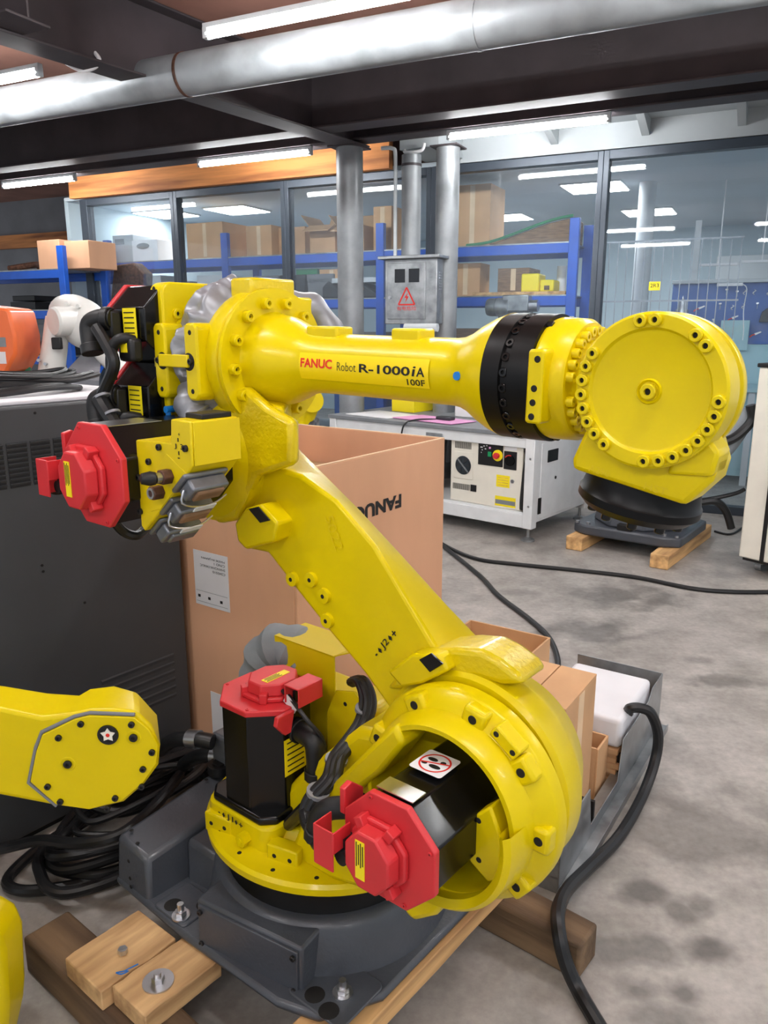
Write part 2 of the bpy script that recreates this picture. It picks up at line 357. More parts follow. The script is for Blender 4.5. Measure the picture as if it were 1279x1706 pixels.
# columns
def column(label, tt, d, r, z0, z1, plate=True):
    t = T('steel_column', label, 'column', FB, (tt, d, z0))
    t.part('shaft', MB().cyl((tt, d, z0), (tt, d, z1), r, seg=40), 'pipe')
    if plate: t.part('cap_plate', MB().box(tt - r * 1.2, tt + r * 1.2, d - r * 1.2, d + r * 1.2, z1, z1 + .012), 'steelbeam'); t.part('base_plate', MB().box(tt - r * 1.5, tt + r * 1.5, d - r * 1.5, d + r * 1.5, z0, z0 + .012), 'steelbeam')
    return t
column('round steel column standing alone left of the metal distribution box', .10, -.86, .112, 0, 2.98)
column('round steel column right behind the metal distribution box', .86, -.55, .098, 0, 2.97)
t = T('conduit_pipe', 'steel cable pipe rising from the top of the metal distribution box', 'pipe', FB, (.56, -.62, 2.12))
t.part('pipe', MB().cyl((.56, -.62, 2.12), (.56, -.62, 2.93), .082, seg=32), 'pipe')
t.part('collar', MB().cyl((.56, -.62, 2.84), (.56, -.62, 2.86), .086, seg=32), 'steelbeam')
t = T('conduit_pipe', 'thin pale conduit tube left of the fat pipe above the distribution box', 'pipe', FB, (.43, -.66, 2.12))
t.part('pipe', MB().tube([(.43, -.66, 2.12), (.43, -.66, 2.6), (.43, -.66, 2.93), (.40, -.66, 2.99), (.3, -.66, 3.0)], .016), 'white_paint')
solo('conduit_pipe', 'bent white conduit end hanging beside the dark girder at the upper left', 'pipe', MB().tube([pix(FB, 150, 80, 'z', 3.1), pix(FB, 165, 98, 'z', 3.02), pix(FB, 158, 112, 'z', 2.99), pix(FB, 135, 117, 'z', 2.99), pix(FB, 110, 105, 'z', 3.03)], .012), 'white', FB, pix(FB, 150, 80, 'z', 3.1))
solo('conduit_pipe', 'bent white conduit under the white soffit above the round columns', 'pipe', MB().tube([(.5, -.62, 2.97), (.52, -.66, 2.95), (.6, -.68, 2.94), (.68, -.68, 2.95), (.7, -.68, 3.0)], .014), 'white', FB, (.5, -.62, 2.97))
# distribution box
t = T('distribution_box', 'metal electrical distribution box with two small windows and a red warning triangle', 'electrical box', FB, (.36, -.78, 1.53))
F_ = -.80
t.part('body', MB().box(.40, .88, F_, -.66, 1.56, 2.09), 'galv', bevel=.006)
t.part('lid', MB().box(.36, .92, F_ - .06, -.64, 2.09, 2.115), 'galv', bevel=.004)
d = t.part('door', MB().box(.43, .78, F_ - .012, F_, 1.60, 2.06), 'galv', bevel=.004)
for x0 in (.50, .63): t.part('window', MB().box(x0, x0 + .095, F_ - .017, F_ - .012, 1.90, 2.01), 'screen', d)
t.part('lock', MB().cyl((.455, F_ - .01, 1.78), (.455, F_ - .025, 1.78), .013), 'steel', d)
wm = MB(); c0 = (.61, F_ - .0135, 1.775)
for a, b in (((-.075, -.055), (.075, -.055)), ((.075, -.055), (0, .085)), ((0, .085), (-.075, -.055))):
    wm.bar((c0[0] + a[0], c0[1], c0[2] + a[1]), (c0[0] + b[0], c0[1], c0[2] + b[1]), .002, .012, Z)
wm.add([(c0[0] + x, c0[1] - .001, c0[2] + z) for x, z in ((.012, .045), (-.02, .0), (-.002, .0), (-.012, -.038), (.02, .012), (.002, .012))], [(0, 1, 2, 5), (2, 3, 4, 5)])
t.part('warning_triangle', wm, 'ink_red', d)
wt = MB(); text(wt, '有电危险', plane_fn((.52, F_ - .0135, 1.672), X, Z), width=.18, height=.034); t.part('lettering', wt, 'ink_red', d)
for i in range(7): t.part('vent_louvre', MB().box(.879, .884, F_ + .05, F_ + .10, 1.84 + i * .022, 1.85 + i * .022), 'steel')
t.part('bottom_duct', MB().cyl((.6, F_ - .02, 1.53), (.9, F_ - .02, 1.53), .035), 'white_paint')
# fluorescent lamps
def lamp(label, t0, t1, d, z, group='fluorescent tube lamps'):
    t = T('tube_lamp', label, 'lamp', FB, (t0, d, z), group)
    t.part('housing', MB().box(t0, t1, d - .018, d + .018, z + .024, z + .05), 'white_paint', bevel=.003)
    t.part('tube', MB().cyl((t0 + .02, d, z), (t1 - .02, d, z), .021, seg=16), 'tube_lit')
    for q in (t0, t1 - .03): t.part('end_socket', MB().box(q, q + .03, d - .02, d + .02, z - .02, z + .03), 'white_paint', bevel=.003)
lamp('lit tube lamp above the white soffit of the right-hand windows', 1.0, 2.24, -.93, 2.965)
lamp('lit tube lamp hanging left of the round column', -1.42, -.22, -.93, 2.965)
lamp('lit tube lamp farthest left, over the left end of the glass wall', -4.0, -2.95, -.93, 2.965)
lamp('long lit tube lamp at the top edge, above the round duct', .68, 1.95, -3.46, 2.98)
lamp('lit tube lamp at the upper left edge, above the round duct', -1.8, -.56, -3.40, 2.98)
for d in (-3.46, -6.1, -8.6):  # unseen lamps added to light the robot and the floor
    for t0 in (3.0, 5.3) + (() if d == -3.46 else (.7,)): lamp('added tube lamp under the ceiling, unseen outside the picture', t0, t0 + 1.24, d, 2.98)
# ================================================================== THE ROOM BEHIND THE GLASS
def led(label, tt, d):
    t = T('led_panel', label, 'lamp', FB, (tt, d, 2.95), 'LED ceiling panels behind the glass')
    t.part('frame', MB().box(tt - .31, tt + .31, d - .31, d + .31, 2.945, 2.96), 'white_paint'); t.part('diffuser', MB().box(tt - .29, tt + .29, d - .29, d + .29, 2.938, 2.945), 'panel_lit')
for lb, tt, d in (('lit LED panel seen through the second window from the left', -2.75, 1.45), ('lit LED panel, left one seen through the leftmost window', -4.0 + .2, 1.35), ('lit LED panel crossed by the dark mullion at the upper right', 1.6, 1.75), ('lit LED panel seen through the rightmost window, farther back', 1.85, 3.9),
                  ('lit LED panel seen beside the tall carton, far back', .05, 3.6)): led(lb, tt, d)
# blue racks
LV = [.45, 1.15, 1.83, 2.30]
def rack(label, t0, t1, d0, d1, levels, top, F=FB, first=True, group='blue storage racks behind the glass', post='blue_rack'):
    t = T('storage_rack', label, 'rack', F, (t0, d0, 0), group)
    for tt in ((t0, t1) if first else (t1,)):
        for d in (d0, d1): t.part('upright', MB().box(tt - .045, tt + .045, d - .03, d + .03, 0, top), post, bevel=.004)
        t.part('brace', MB().bar((tt, d0 + .03, levels[0] + .2), (tt, d1 - .03, levels[1]), .02, .03), post)
    for z in levels:
        for d in (d0, d1): t.part('beam', MB().box(t0 + .045, t1 - .045, d - .02, d + .02, z - .10, z - .012), post, bevel=.004)
        t.part('shelf_deck', MB().box(t0 + .03, t1 - .03, d0 - .02, d1 + .02, z - .012, z), 'galv')
rack('blue storage rack bay behind the leftmost window', -4.02, -2.24, .5, 1.1, LV, 2.56)
rack('blue storage rack bay behind the round column', -2.24, -.28, .5, 1.1, LV, 2.56, first=False)
rack('blue storage rack bay right of the metal distribution box', -.28, 1.70, .5, 1.1, LV, 2.50, first=False)
def carton(label, x0, x1, z0, z1, y0, y1, F, m='carton2', flaps=0, name='cardboard_box', cat='cardboard box', tape=True, group=None):
    t = T(name, label, cat, F, (x0, y0, z0), group); th = .008
    t.part('side', MB().box(x0, x1, y0, y0 + th, z0, z1), m, bevel=.002); t.part('side', MB().box(x0, x1, y1 - th, y1, z0, z1), m, bevel=.002)
    t.part('side', MB().box(x0, x0 + th, y0 + th, y1 - th, z0, z1), m); t.part('side', MB().box(x1 - th, x1, y0 + th, y1 - th, z0, z1), m)
    t.part('bottom', MB().box(x0 + th, x1 - th, y0 + th, y1 - th, z0, z0 + th), m)
    if flaps == 0:
        ym = (y0 + y1) / 2
        t.part('flap', MB().box(x0, x1, y0, ym - .002, z1, z1 + th), m); t.part('flap', MB().box(x0, x1, ym + .002, y1, z1, z1 + th), m)
        if tape: t.part('tape', MB().box((x0 + x1) / 2 - .025, (x0 + x1) / 2 + .025, y0 - .001, y0, z0 + .02, z1), 'carton_edge')
    elif flaps == 1:
        hw = (y1 - y0) / 2
        t.part('flap', MB().prism([(0, 0), (-hw * .8, -hw * .35), (-hw * .8, -hw * .35 + th), (0, th)], (0, y0, z1), Y, Z, X, x0, x1), m)
        t.part('flap', MB().prism([(0, 0), (hw * .5, hw * .8), (hw * .5 - th, hw * .8), (-th, 0)], (0, y1, z1), Y, Z, X, x0, x1), m)
        t.part('flap', MB().prism([(0, 0), (-hw * .5, hw * .6), (-hw * .5 - th, hw * .6), (-th, 0)], (x0, 0, z1), X, Z, Y, y0, y1), m)
    return t
def pcarton(label, x0, x1, ytop, d, dep, zb, F=FB, **k):
    a, b = pix(F, x0, (ytop + 420) / 2, 'y', d), pix(F, x1, (ytop + 420) / 2, 'y', d); z1 = pix(F, (x0 + x1) / 2, ytop, 'y', d).z
    return carton(label, a.x, b.x, zb, z1, d, d + dep, F, **k)
g = 'boxes on the top shelves behind the glass'
pcarton('taped brown carton on the top shelf behind the second window', 311, 371, 372, .55, .5, 2.30, group=g)
pcarton('brown carton on the top shelf next to the second window mullion', 410, 452, 377, .6, .5, 2.30, group=g)
pcarton('low brown carton with a torn edge right behind the second mullion', 455, 508, 380, .75, .35, 2.30, group=g)
pcarton('open brown carton with its flap hanging out on the top shelf', 516, 558, 376, .58, .4, 2.30, flaps=1, group=g)
pcarton('open brown carton half hidden by the lone round column', 562, 606, 376, .62, .4, 2.30, flaps=1, group=g)
pcarton('tall brown carton on the top shelf right of the round columns', 757, 816, 309, .58, .45, 2.30, group=g)
pcarton('brown carton behind the conduit pipe on the top shelf', 622, 652, 345, .62, .4, 2.30, group=g)
pcarton('dark brown carton stack on the middle shelf near the yellow box', 830, 882, 448, .62, .4, 1.86, m='brown_stack', group=g)
pcarton('brown carton on the middle shelf beside the round column', 752, 800, 440, .66, .3, 1.83, group=g)
t = pcarton('white office machine box at the left end of the top shelf', 188, 222, 393, .62, .35, 2.30, m='white_paint', tape=False, group=g)
p0, p1 = pix(FB, 192, 408, 'y', .618), pix(FB, 206, 398, 'y', .618); t.part('vent_grille', MB().box(p0.x, p1.x, .612, .619, p0.z, p1.z), 'desk_top')
t = pcarton('white carton with a printed oval, next to the white machine box', 220, 262, 401, .56, .3, 2.30, m='white', tape=False, group=g)
p0 = pix(FB, 238, 410, 'y', .555); t.part('printed_oval', MB().prism([(x * .10, y * .035) for x, y in ngon(1, 20)], p0, X, Z, -Y, 0, .002), 'desk_top')
p0, p1 = pix(FB, 493, 452, 'y', .6), pix(FB, 528, 441, 'y', .6); carton('green flat box under the top shelf behind the third window', p0.x, p1.x, 2.04, 2.14, .6, .85, FB, m='green', tape=False)
solo('shelf_board', 'white inner shelf board below the green box', 'board', MB().box(-1.2, .3, .56, 1.04, 1.99, 2.04), 'white_paint', FB, (-1.2, .56, 1.99), .003)
p0, p1 = pix(FB, 532, 452, 'y', .6), pix(FB, 572, 443, 'y', .6); carton('flat brown carton right of the green box', p0.x, p1.x, 2.04, 2.13, .6, .85, FB)
# dark sheet with a green rim leaning on the top shelf at right
solo('leaning_sheet', 'dark sheet with a green edge lying on the top shelf at the right', 'sheet', MB().prism([(.62, 2.30), (1.66, 2.30), (1.66, 2.52), (1.42, 2.48), (.9, 2.33)], (0, 0, 0), X, Z, Y, .6, 1.02), 'brown_stack', FB, (.62, .6, 2.30), .01)
solo('edge_strip', 'green edge strip along the top of the dark sheet', 'strip', MB().tube([(.62, .58, 2.315), (.9, .58, 2.345), (1.42, .58, 2.495), (1.66, .58, 2.535)], .014, 8), 'green', FB, (.62, .58, 2.30))
solo('wooden_board', 'long wooden board on the middle shelf right of the distribution box', 'board', MB().box(.72, 1.64, .5, .95, 1.83, 1.862), 'wood_light', FB, (.72, .5, 1.83), .003)
def pbox(name, label, cat, x0, y0, x1, y1, d, dep, m, F=FB, bevel=.008, zb=None):
    a, b = pix(F, x0, y1, 'y', d), pix(F, x1, y0, 'y', d); z0 = a.z if zb is None else zb
    return solo(name, label, cat, MB().box(a.x, b.x, d, d + dep, z0, b.z), m, F, (a.x, d, z0), bevel)
t = T('yellow_case', 'bright yellow plastic case on the wooden board', 'case', FB, (1.2, .6, 1.862))
p0, p1 = pix(FB, 868, 456, 'y', .6), pix(FB, 897, 480, 'y', .6); q1 = pix(FB, 922, 460, 'y', .6)
t.part('case_body', MB().box(p0.x, p1.x, .6, .85, 1.862, p0.z), 'label_y', bevel=.015); t.part('case_lid', MB().box(p1.x + .003, q1.x, .62, .85, 1.862, q1.z - .03), 'label_y', bevel=.015)
t.part('latch', MB().box(q1.x - .09, q1.x - .04, .61, .62, 1.88, 1.92), 'wood_dark')
solo('paper_roll', 'white paper roll standing behind the yellow case', 'roll', MB().lathe([(0, 0), (0, .045), (.25, .045), (.25, .018), (.2, .018), (.2, 0)], (1.50, .9, 1.862), Z, 24), 'white', FB, (1.5, .9, 1.862))
for i, (x0, x1, h, lb) in enumerate(((-1.02, -.72, .12, 'dark tool bundle on the middle shelf behind the third window'), (-.62, -.3, .1, 'black plastic tool tray on the middle shelf, left of the lone column'))):
    solo('tool_bundle', lb, 'tools', MB().prism([(0, 0), (x1 - x0, 0), (x1 - x0 - .05, h * .5), (.08, h * 1.6), (0, h)], (x0, 0, 1.83), X, Z, Y, .55, .85), 'dark_mech', FB, (x0, .55, 1.83), .02)
solo('orange_cloth', 'orange cloth lying on the dark tools behind the third window', 'cloth', MB().prism([(0, 0), (.22, -.02), (.2, .04), (.1, .07), (.02, .05)], (-.72, 0, 1.93), X, Z, Y, .53, .7), 'orange', FB, (-.72, .53, 1.93), .015)
for i, (tt, lb) in enumerate(((-1.9, 'grey plastic bin, first of three under the second window'), (-1.55, 'grey plastic bin, second of three under the second window'), (-1.2, 'grey plastic bin, last of three under the second window'))):
    solo('plastic_bin', lb, 'bin', MB().prism([(0, 0), (.3, 0), (.32, .26), (-.02, .26)], (tt, 0, 1.83), X, Z, Y, .56, .95), 'grey_wall' if i != 1 else 'dark_mech', FB, (tt, .56, 1.83), .012)
for i, (tt, w_, h, m, lb) in enumerate(((-3.8, .5, .3, 'white_paint', 'pale parcel on the middle shelf behind the leftmost window'), (-3.2, .35, .22, 'grey_wall', 'grey parcel on the middle shelf behind the leftmost window'), (-2.75, .4, .28, 'white_paint', 'pale parcel on the middle shelf left of the first mullion'))):
    carton(lb, tt, tt + w_, 1.83, 1.83 + h, .6, .95, FB, m=m, tape=False)
for i, (tt, w_, h, m, lb) in enumerate(((-.15, .4, .3, 'white_paint', 'clear storage tub on the third shelf, left of the column foot'), (-.75, .45, .32, 'grey_wall', 'grey storage tub on the third shelf behind the robot shoulder'), (.35, .5, .36, 'brown_stack', 'brown storage carton on the third shelf below the distribution box'), (1.05, .5, .34, 'white_paint', 'white storage carton on the third shelf right of the column'))):
    carton(lb, tt, tt + w_, 1.15, 1.15 + h, .58, .95, FB, m=m, tape=False)
for i, (tt, w_, m, lb) in enumerate(((-.9, .6, 'blue_peg', 'blue crate on the lowest shelf beneath the yellow forearm'), (-.2, .45, 'blue_peg', 'dark blue crate on the lowest shelf beside the lone column'), (.4, .5, 'dark_mech', 'dark crate on the lowest shelf behind the white desk'))):
    carton(lb, tt, tt + w_, .45, .45 + .42, .58, .98, FB, m=m, tape=False)
# grey robot wrist unit lying on the third shelf level
t = T('grey_actuator', 'grey metal actuator lying behind the black ring of the forearm', 'machine part', FB, (.8, .46, 1.56))
a, b = pix(FB, 812, 512, 'y', .42), pix(FB, 842, 507, 'y', .42); c = pix(FB, 893, 508, 'y', .42)
t.part('barrel', MB().lathe([(0, 0), (0, .075), (.03, .085), (.09, .085), (.09, .078), (.1, .078), (.1, .088), (.22, .088), (.22, 0)], a, X, 28), 'galv')
t.part('housing', MB().box(b.x - .02, c.x - .06, .36, .5, b.z - .07, b.z + .085), 'galv', bevel=.012); t.part('end_cap', MB().cyl(V((c.x - .06, .42, c.z - .01)), V((c.x + .02, .42, c.z - .01)), .055), 'steel')
t.part('stand', MB().box(b.x - .05, b.x + .25, .36, .5, 1.15, b.z - .07), 'dark_mech')
# right side: workshop bay
t = T('wire_mesh_panel', 'tall grey wire mesh panel behind the right-hand window', 'mesh panel', FB, (1.72, 1.2, 0))
for i in range(17): x = 1.72 + i * .085; t.part('wire', MB().box(x - .004, x + .004, 1.196, 1.204, .05, 2.35), 'mesh_wire')
for z in (.06, .62, 1.2, 1.78, 2.34): t.part('rail', MB().box(1.70, 3.1, 1.188, 1.196, z - .008, z + .008), 'mesh_wire')
t = T('inner_column', 'white round column inside the room behind the right-hand window', 'column', FB, (2.13, 1.75, 0)); t.part('shaft', MB().cyl((2.13, 1.75, 0), (2.13, 1.75, 2.96), .085, seg=32), 'white_paint')
t = T('workbench', 'pale blue workbench with a blue tool pegboard at the right', 'workbench', FB, (2.35, 1.9, 0))
pz0, pz1 = 1.36, 1.97
t.part('pegboard', MB().box(2.42, 4.6, 2.0, 2.02, pz0, pz1), 'blue_peg', bevel=.004); t.part('back_panel', MB().box(2.40, 4.6, 1.98, 2.03, .02, pz0 - .003), 'teal_panel')
t.part('top_rail', MB().box(2.42, 4.6, 1.90, 2.02, pz1, pz1 + .035), 'white_paint', bevel=.004); t.part('bench_top', MB().box(2.36, 4.6, 1.3, 1.97, .92, .96), 'teal_panel', bevel=.006)
for x in (2.4, 3.3, 4.5): t.part('leg', MB().box(x - .03, x + .03, 1.34, 1.40, 0, .92), 'white_paint')
t.part('front_panel', MB().box(2.38, 4.58, 1.42, 1.44, .08, .92), 'teal_panel')
for x in (2.62, 3.5): t.part('upright', MB().box(x - .03, x + .03, 2.025, 2.07, 0, 2.6), 'white_paint')
gl = 'hand tools on the blue pegboard'
ordn = ['top row first', 'top row second', 'top row third', 'top row fourth', 'top row fifth', 'middle row first', 'middle row second', 'middle row third', 'middle row fourth', 'middle row fifth', 'lower left', 'lower second', 'lower middle', 'lower right', 'bottom right', 'bottom left']
for i, (x, z, k) in enumerate(((2.95, 1.88, 0), (3.05, 1.86, 0), (3.12, 1.88, 1), (3.21, 1.88, 1), (3.34, 1.87, 1), (2.72, 1.72, 2), (2.9, 1.74, 0), (3.02, 1.73, 1), (3.12, 1.74, 1), (3.25, 1.74, 0), (2.66, 1.6, 2), (2.85, 1.58, 0), (3.05, 1.62, 2), (3.16, 1.5, 3), (3.28, 1.46, 2), (2.75, 1.48, 1))):
    t = T('pegboard_tool', ordn[i] + ' ' + ('small metal tool hanging on the blue pegboard', 'small white hook clip on the blue pegboard', 'short pliers hanging on the blue pegboard', 'small black gauge box on the blue pegboard')[k], 'tool', FB, (x, 1.99, z), gl)
    if k == 0: t.part('shank', MB().cyl((x, 1.985, z - .03), (x, 1.985, z + .02), .004, seg=8), 'steel'); t.part('head', MB().box(x - .012, x + .012, 1.975, 1.998, z + .02, z + .035), 'steel')
    elif k == 1: t.part('clip', MB().tube([(x, 1.998, z + .02), (x + .012, 1.975, z + .012), (x, 1.97, z), (x - .012, 1.975, z - .012), (x, 1.998, z - .025)], .005, 6), 'white')
    elif k == 2: t.part('jaw', MB().prism([(-.03, .01), (.03, .03), (.035, .02), (-.02, -.01)], (x, 1.99, z), X, Z, -Y, 0, .01), 'steel'); t.part('handle', MB().tube([(x - .02, 1.985, z), (x - .05, 1.985, z - .01), (x - .07, 1.985, z - .03)], .006, 6), 'ink_red')
    else: t.part('gauge_body', MB().box(x - .04, x + .04, 1.94, 1.999, z - .035, z + .035), 'black_matte', bevel=.005); t.part('dial', MB().cyl((x, 1.94, z), (x, 1.935, z), .02), 'white')
t = T('strip_light', 'white strip light with a cord above the blue pegboard', 'lamp', FB, (2.95, 1.86, 1.96)); t.part('fitting', MB().box(2.86, 3.10, 1.84, 1.88, 1.935, 1.965), 'white'); t.part('cord', MB().tube([(3.1, 1.86, 1.95), (3.14, 1.88, 1.9), (3.13, 1.9, 1.7), (3.15, 1.9, 1.5), (3.15, 1.9, 1.4)], .005, 6), 'white')
for lb, x, z in (('white lamp bar hanging over the workbench, lower of the pair', 2.85, 2.15), ('white lamp bar hanging over the workbench, upper of the pair', 3.25, 2.17)):
    t = T('lamp_bar', lb, 'lamp', FB, (x, 1.95, z)); t.part('fitting', MB().box(x - .18, x + .18, 1.9, 1.95, z - .012, z + .012), 'white'); t.part('stem', MB().cyl((x, 1.93, z), (x, 1.93, 2.96), .006, seg=8), 'white')
t = T('steel_cylinder', 'bright steel cylinder standing on the workbench below the note', 'machine part', FB, (2.66, 1.6, .96))
a = pix(FB, 1137, 505, 'y', 1.5); t.part('body', MB().lathe([(0, 0), (0, .06), (a.z - .96 - .06, .06), (a.z - .96 - .06, .045), (a.z - .93, .045), (a.z - .93, 0)], (a.x, 1.5, .96), Z, 24), 'steel'); t.part('tip', MB().cyl((a.x, 1.5, a.z + .03), (a.x, 1.5, a.z + .07), .012, .003), 'steel')
solo('blue_folder', 'light blue folder leaning against the pegboard', 'folder', MB().box(2.93, 3.2, 1.90, 1.93, 1.30, 1.60), 'teal_panel', FB, (2.93, 1.9, 1.3), .004)
solo('circuit_board', 'grey circuit board rack standing at the right end of the pegboard', 'machine part', MB().prism([(0, 0), (.3, 0), (.3, .18), (.12, .18), (.02, .1)], (3.28, 0, 1.58), X, Z, Y, 1.93, 1.99), 'dark_mech', FB, (3.28, 1.93, 1.58), .006)
solo('wall_cabinet', 'pale wall cabinet far back in the room at the right', 'cabinet', MB().box(2.6, 5.5, 5.4, 5.88, 1.3, 2.5).box(2.7, 5.4, 5.37, 5.4, 1.85, 1.95), 'white_paint', FB, (2.6, 5.4, 1.3), .01)
# yellow note on the glass
p0, p1 = pix(FB, 1080, 484, 'y', -.006), pix(FB, 1100, 469, 'y', -.006)
t = T('sticky_note', 'small yellow note reading 2R3 on the right-hand window', 'note', FB, (p0.x, -.006, p0.z)); t.part('paper', MB().box(p0.x, p1.x, -.006, -.0045, p0.z, p1.z), 'label_y')
m = MB(); text(m, '2R3', plane_fn((p0.x + .012, -.0068, p0.z + .025), X, Z), width=(p1.x - p0.x) * .74, height=(p1.z - p0.z) * .42); t.part('lettering', m, 'ink')
# ================================================================== LEFT BACKGROUND
d0 = -.6; a = pix(FB, 105, 450, 'y', d0); zl = [pix(FB, 60, y, 'y', d0).z for y in (592, 516, 449)]; top = pix(FB, 104, 409, 'y', d0).z
b2 = pix(FB, 30, 450, 'y', d0)
rack('blue storage rack standing free at the far left', a.x - 1.9, a.x, d0, d0 + .6, [.4] + zl, top, group=None)
solo('folded_carton_bundle', 'brown wrapped carton bundle on the top of the free-standing blue rack', 'cardboard box', MB().box(a.x - .42, a.x - .08, d0 + .05, d0 + .5, zl[2], zl[2] + .31).box(a.x - .06, a.x + .3, d0 + .1, d0 + .5, zl[2], zl[2] + .29), 'carton', FB, (a.x - .4, d0, zl[2]), .006)
c = pix(FB, 45, 440, 'y', d0 + .1); solo('red_hose_heap', 'dark red hoses heaped on the top of the free-standing blue rack', 'hoses', MB().tube([(c.x - .3, d0 + .1, zl[2] + .03), (c.x, d0 + .2, zl[2] + .07), (c.x + .25, d0 + .12, zl[2] + .05), (c.x + .3, d0 + .3, zl[2] + .03), (c.x - .1, d0 + .35, zl[2] + .05)], .035), 'rust', FB, (c.x, d0, zl[2]))
solo('parts_tray', 'black parts tray on the middle shelf of the free-standing rack', 'tray', MB().box(a.x - .95, a.x - .55, d0 + .05, d0 + .45, zl[1], zl[1] + .09).box(a.x - .93, a.x - .57, d0 + .07, d0 + .43, zl[1] + .1, zl[1] + .16), 'black_matte', FB, (a.x - .9, d0, zl[1]), .006)
for i, lb in enumerate(('clear plastic tray, lower one on the lower shelf of the free-standing rack', 'clear plastic tray, upper one on the lower shelf of the free-standing rack')):
    z = zl[0] + i * .2; solo('plastic_tray', lb, 'tray', MB().prism([(0, 0), (.6, 0), (.64, .15), (-.04, .15)], (a.x - .85, 0, z), X, Z, Y, d0 + .02, d0 + .5), 'dark_mech' if i == 0 else 'grey_wall', FB, (a.x - .8, d0, z), .01, group='trays on the free-standing rack')
solo('orange_machine_cover', 'orange-brown machine cover hanging behind the free-standing rack', 'cover', MB().prism([(0, 0), (.5, 0), (.55, .3), (.4, .42), (.1, .4)], (a.x + .05, 0, zl[1] + .1), X, Z, Y, d0 + .6, d0 + .75), 'rust', FB, (a.x, d0 + .6, zl[1]), .02)
# ================================================================== MIDDLE GROUND
# dark grey control cabinet at left (frame FK: its face is Y = 0, X runs to the far right corner)
KH = 1.33
t = T('control_cabinet', 'large dark grey control cabinet with louvred vents at the left', 'cabinet', FK, (-1.3, 0, 0))
body = t.part('body', MB().box(-1.3, 0, 0, .62, .03, KH), 'cabinet', bevel=.008)
t.part('plinth', MB().box(-1.28, -.02, .03, .6, 0, .03), 'black_matte')
zt, zb = pix(FK, 30, 737, 'y', 0).z, pix(FK, 30, 812, 'y', 0).z
cols = [pix(FK, x, 775, 'y', 0).x for x in (13.4, 47.7, 53.7, 86.4, 91.6, 120)]
w0 = cols[1] - cols[0]; pitch = cols[2] - cols[0]
for gidx in range(-3, 3):
    x0 = cols[0] + gidx * pitch; g_ = t.part('vent_recess', MB().box(x0, x0 + w0, -.0015, .01, zb, zt), 'darkslot')
    n = 9
    for i in range(n):
        z = zb + (zt - zb) * (i + .5) / n; h = (zt - zb) / n
        t.part('slat', MB().hexa([(x0, -.002, z - h * .1), (x0 + w0, -.002, z - h * .1), (x0 + w0, 0, z - h * .1), (x0, 0, z - h * .1), (x0, -.006, z + h * .32), (x0 + w0, -.006, z + h * .32), (x0 + w0, 0, z + h * .45), (x0, 0, z + h * .45)]), 'cabinet', g_)
for i in range(6): t.part('lower_slat', MB().hexa([(-.34, -.001, .42 - i * .03), (-.06, -.001, .42 - i * .03), (-.06, 0, .42 - i * .03), (-.34, 0, .42 - i * .03), (-.34, -.005, .432 - i * .03), (-.06, -.005, .432 - i * .03), (-.06, 0, .436 - i * .03), (-.34, 0, .436 - i * .03)]), 'cabinet')
for (x, y) in ((70, 942), (72, 952), (141, 1004), (58, 688)): p = pix(FK, x, y, 'y', 0); t.part('screw', MB().cyl(p, p - Y * .002, .004, seg=10), 'hole')
solo('white_sheet', 'white foam sheet covering the top of the dark grey cabinet', 'foam sheet', MB().prism([(-1.28, .012), (-.9, .02), (-.5, .03), (-.15, .02), (-.05, .3), (-.05, .6), (-1.28, .6)], (0, 0, KH), X, Y, Z, 0, .014), 'white_foam', FK, (-1.28, .02, KH), .004)
# coiled cables on top of it
gz_ = KH + .014
for i, (cx_, cy_, rx, ry, r, lb) in enumerate(((-.46, .22, .26, .10, .009, 'dark green-black cable loop lying lowest on the white sheet of the cabinet'), (-.66, .24, .20, .09, .008, 'black cable loop on the white sheet at the left edge of the picture'), (-.30, .25, .19, .08, .008, 'black cable loop on the white sheet nearest the robot motors'), (-.42, .28, .24, .11, .007, 'thin black cable loop lying across the others on the white sheet'))):
    mb = MB(); P = []
    for k in range(33):
        a_ = 2 * math.pi * k / 16; q = 1 - .12 * (k > 16); P.append((cx_ + rx * q * math.cos(a_ + i), cy_ + ry * q * math.sin(a_ + i), gz_ + r + i * .014 + .012 * math.sin(a_ * 1.5 + i) ** 2 + .006 * (k > 16)))
    mb.tube(P, r, 8, 4); solo('cable_coil', lb, 'cable', mb, 'cable', FK, (cx_, cy_, gz_), group='cables on the grey cabinet')
# large open carton
t = T('large_carton', 'large open cardboard carton printed upside down, behind the robot arm', 'carton', FC, (0, 0, 0)); BW, BD_, BH, th = .885, .86, 1.12, .012
t.part('side_panel', MB().box(0, BW, 0, th, 0, BH), 'carton', bevel=.003); t.part('side_panel', MB().box(0, BW, BD_ - th, BD_, 0, BH), 'carton', bevel=.003)
lp = t.part('side_panel', MB().box(0, th, th, BD_ - th, 0, BH), 'carton', bevel=.003); t.part('side_panel', MB().box(BW - th, BW, th, BD_ - th, 0, BH), 'carton', bevel=.003)
t.part('bottom', MB().box(th, BW - th, th, BD_ - th, 0, th), 'carton_in')
for (x0, x1, y0, y1) in ((0, BW, 0, th), (0, BW, BD_ - th, BD_), (0, th, th, BD_ - th), (BW - th, BW, th, BD_ - th)): t.part('raw_edge', MB().box(x0 + .001, x1 - .001, y0 + .001, y1 - .001, BH, BH + .002), 'carton_edge')
t.part('inner_flap', MB().box(th + .02, BW - th - .02, BD_ - th - .3, BD_ - th - .001, BH - .16, BH - .152), 'carton_in')
a = pix(FC, 668, 822, 'y', 0); b = pix(FC, 608, 838, 'y', 0); lh = a.z - pix(FC, 667, 845, 'y', 0).z
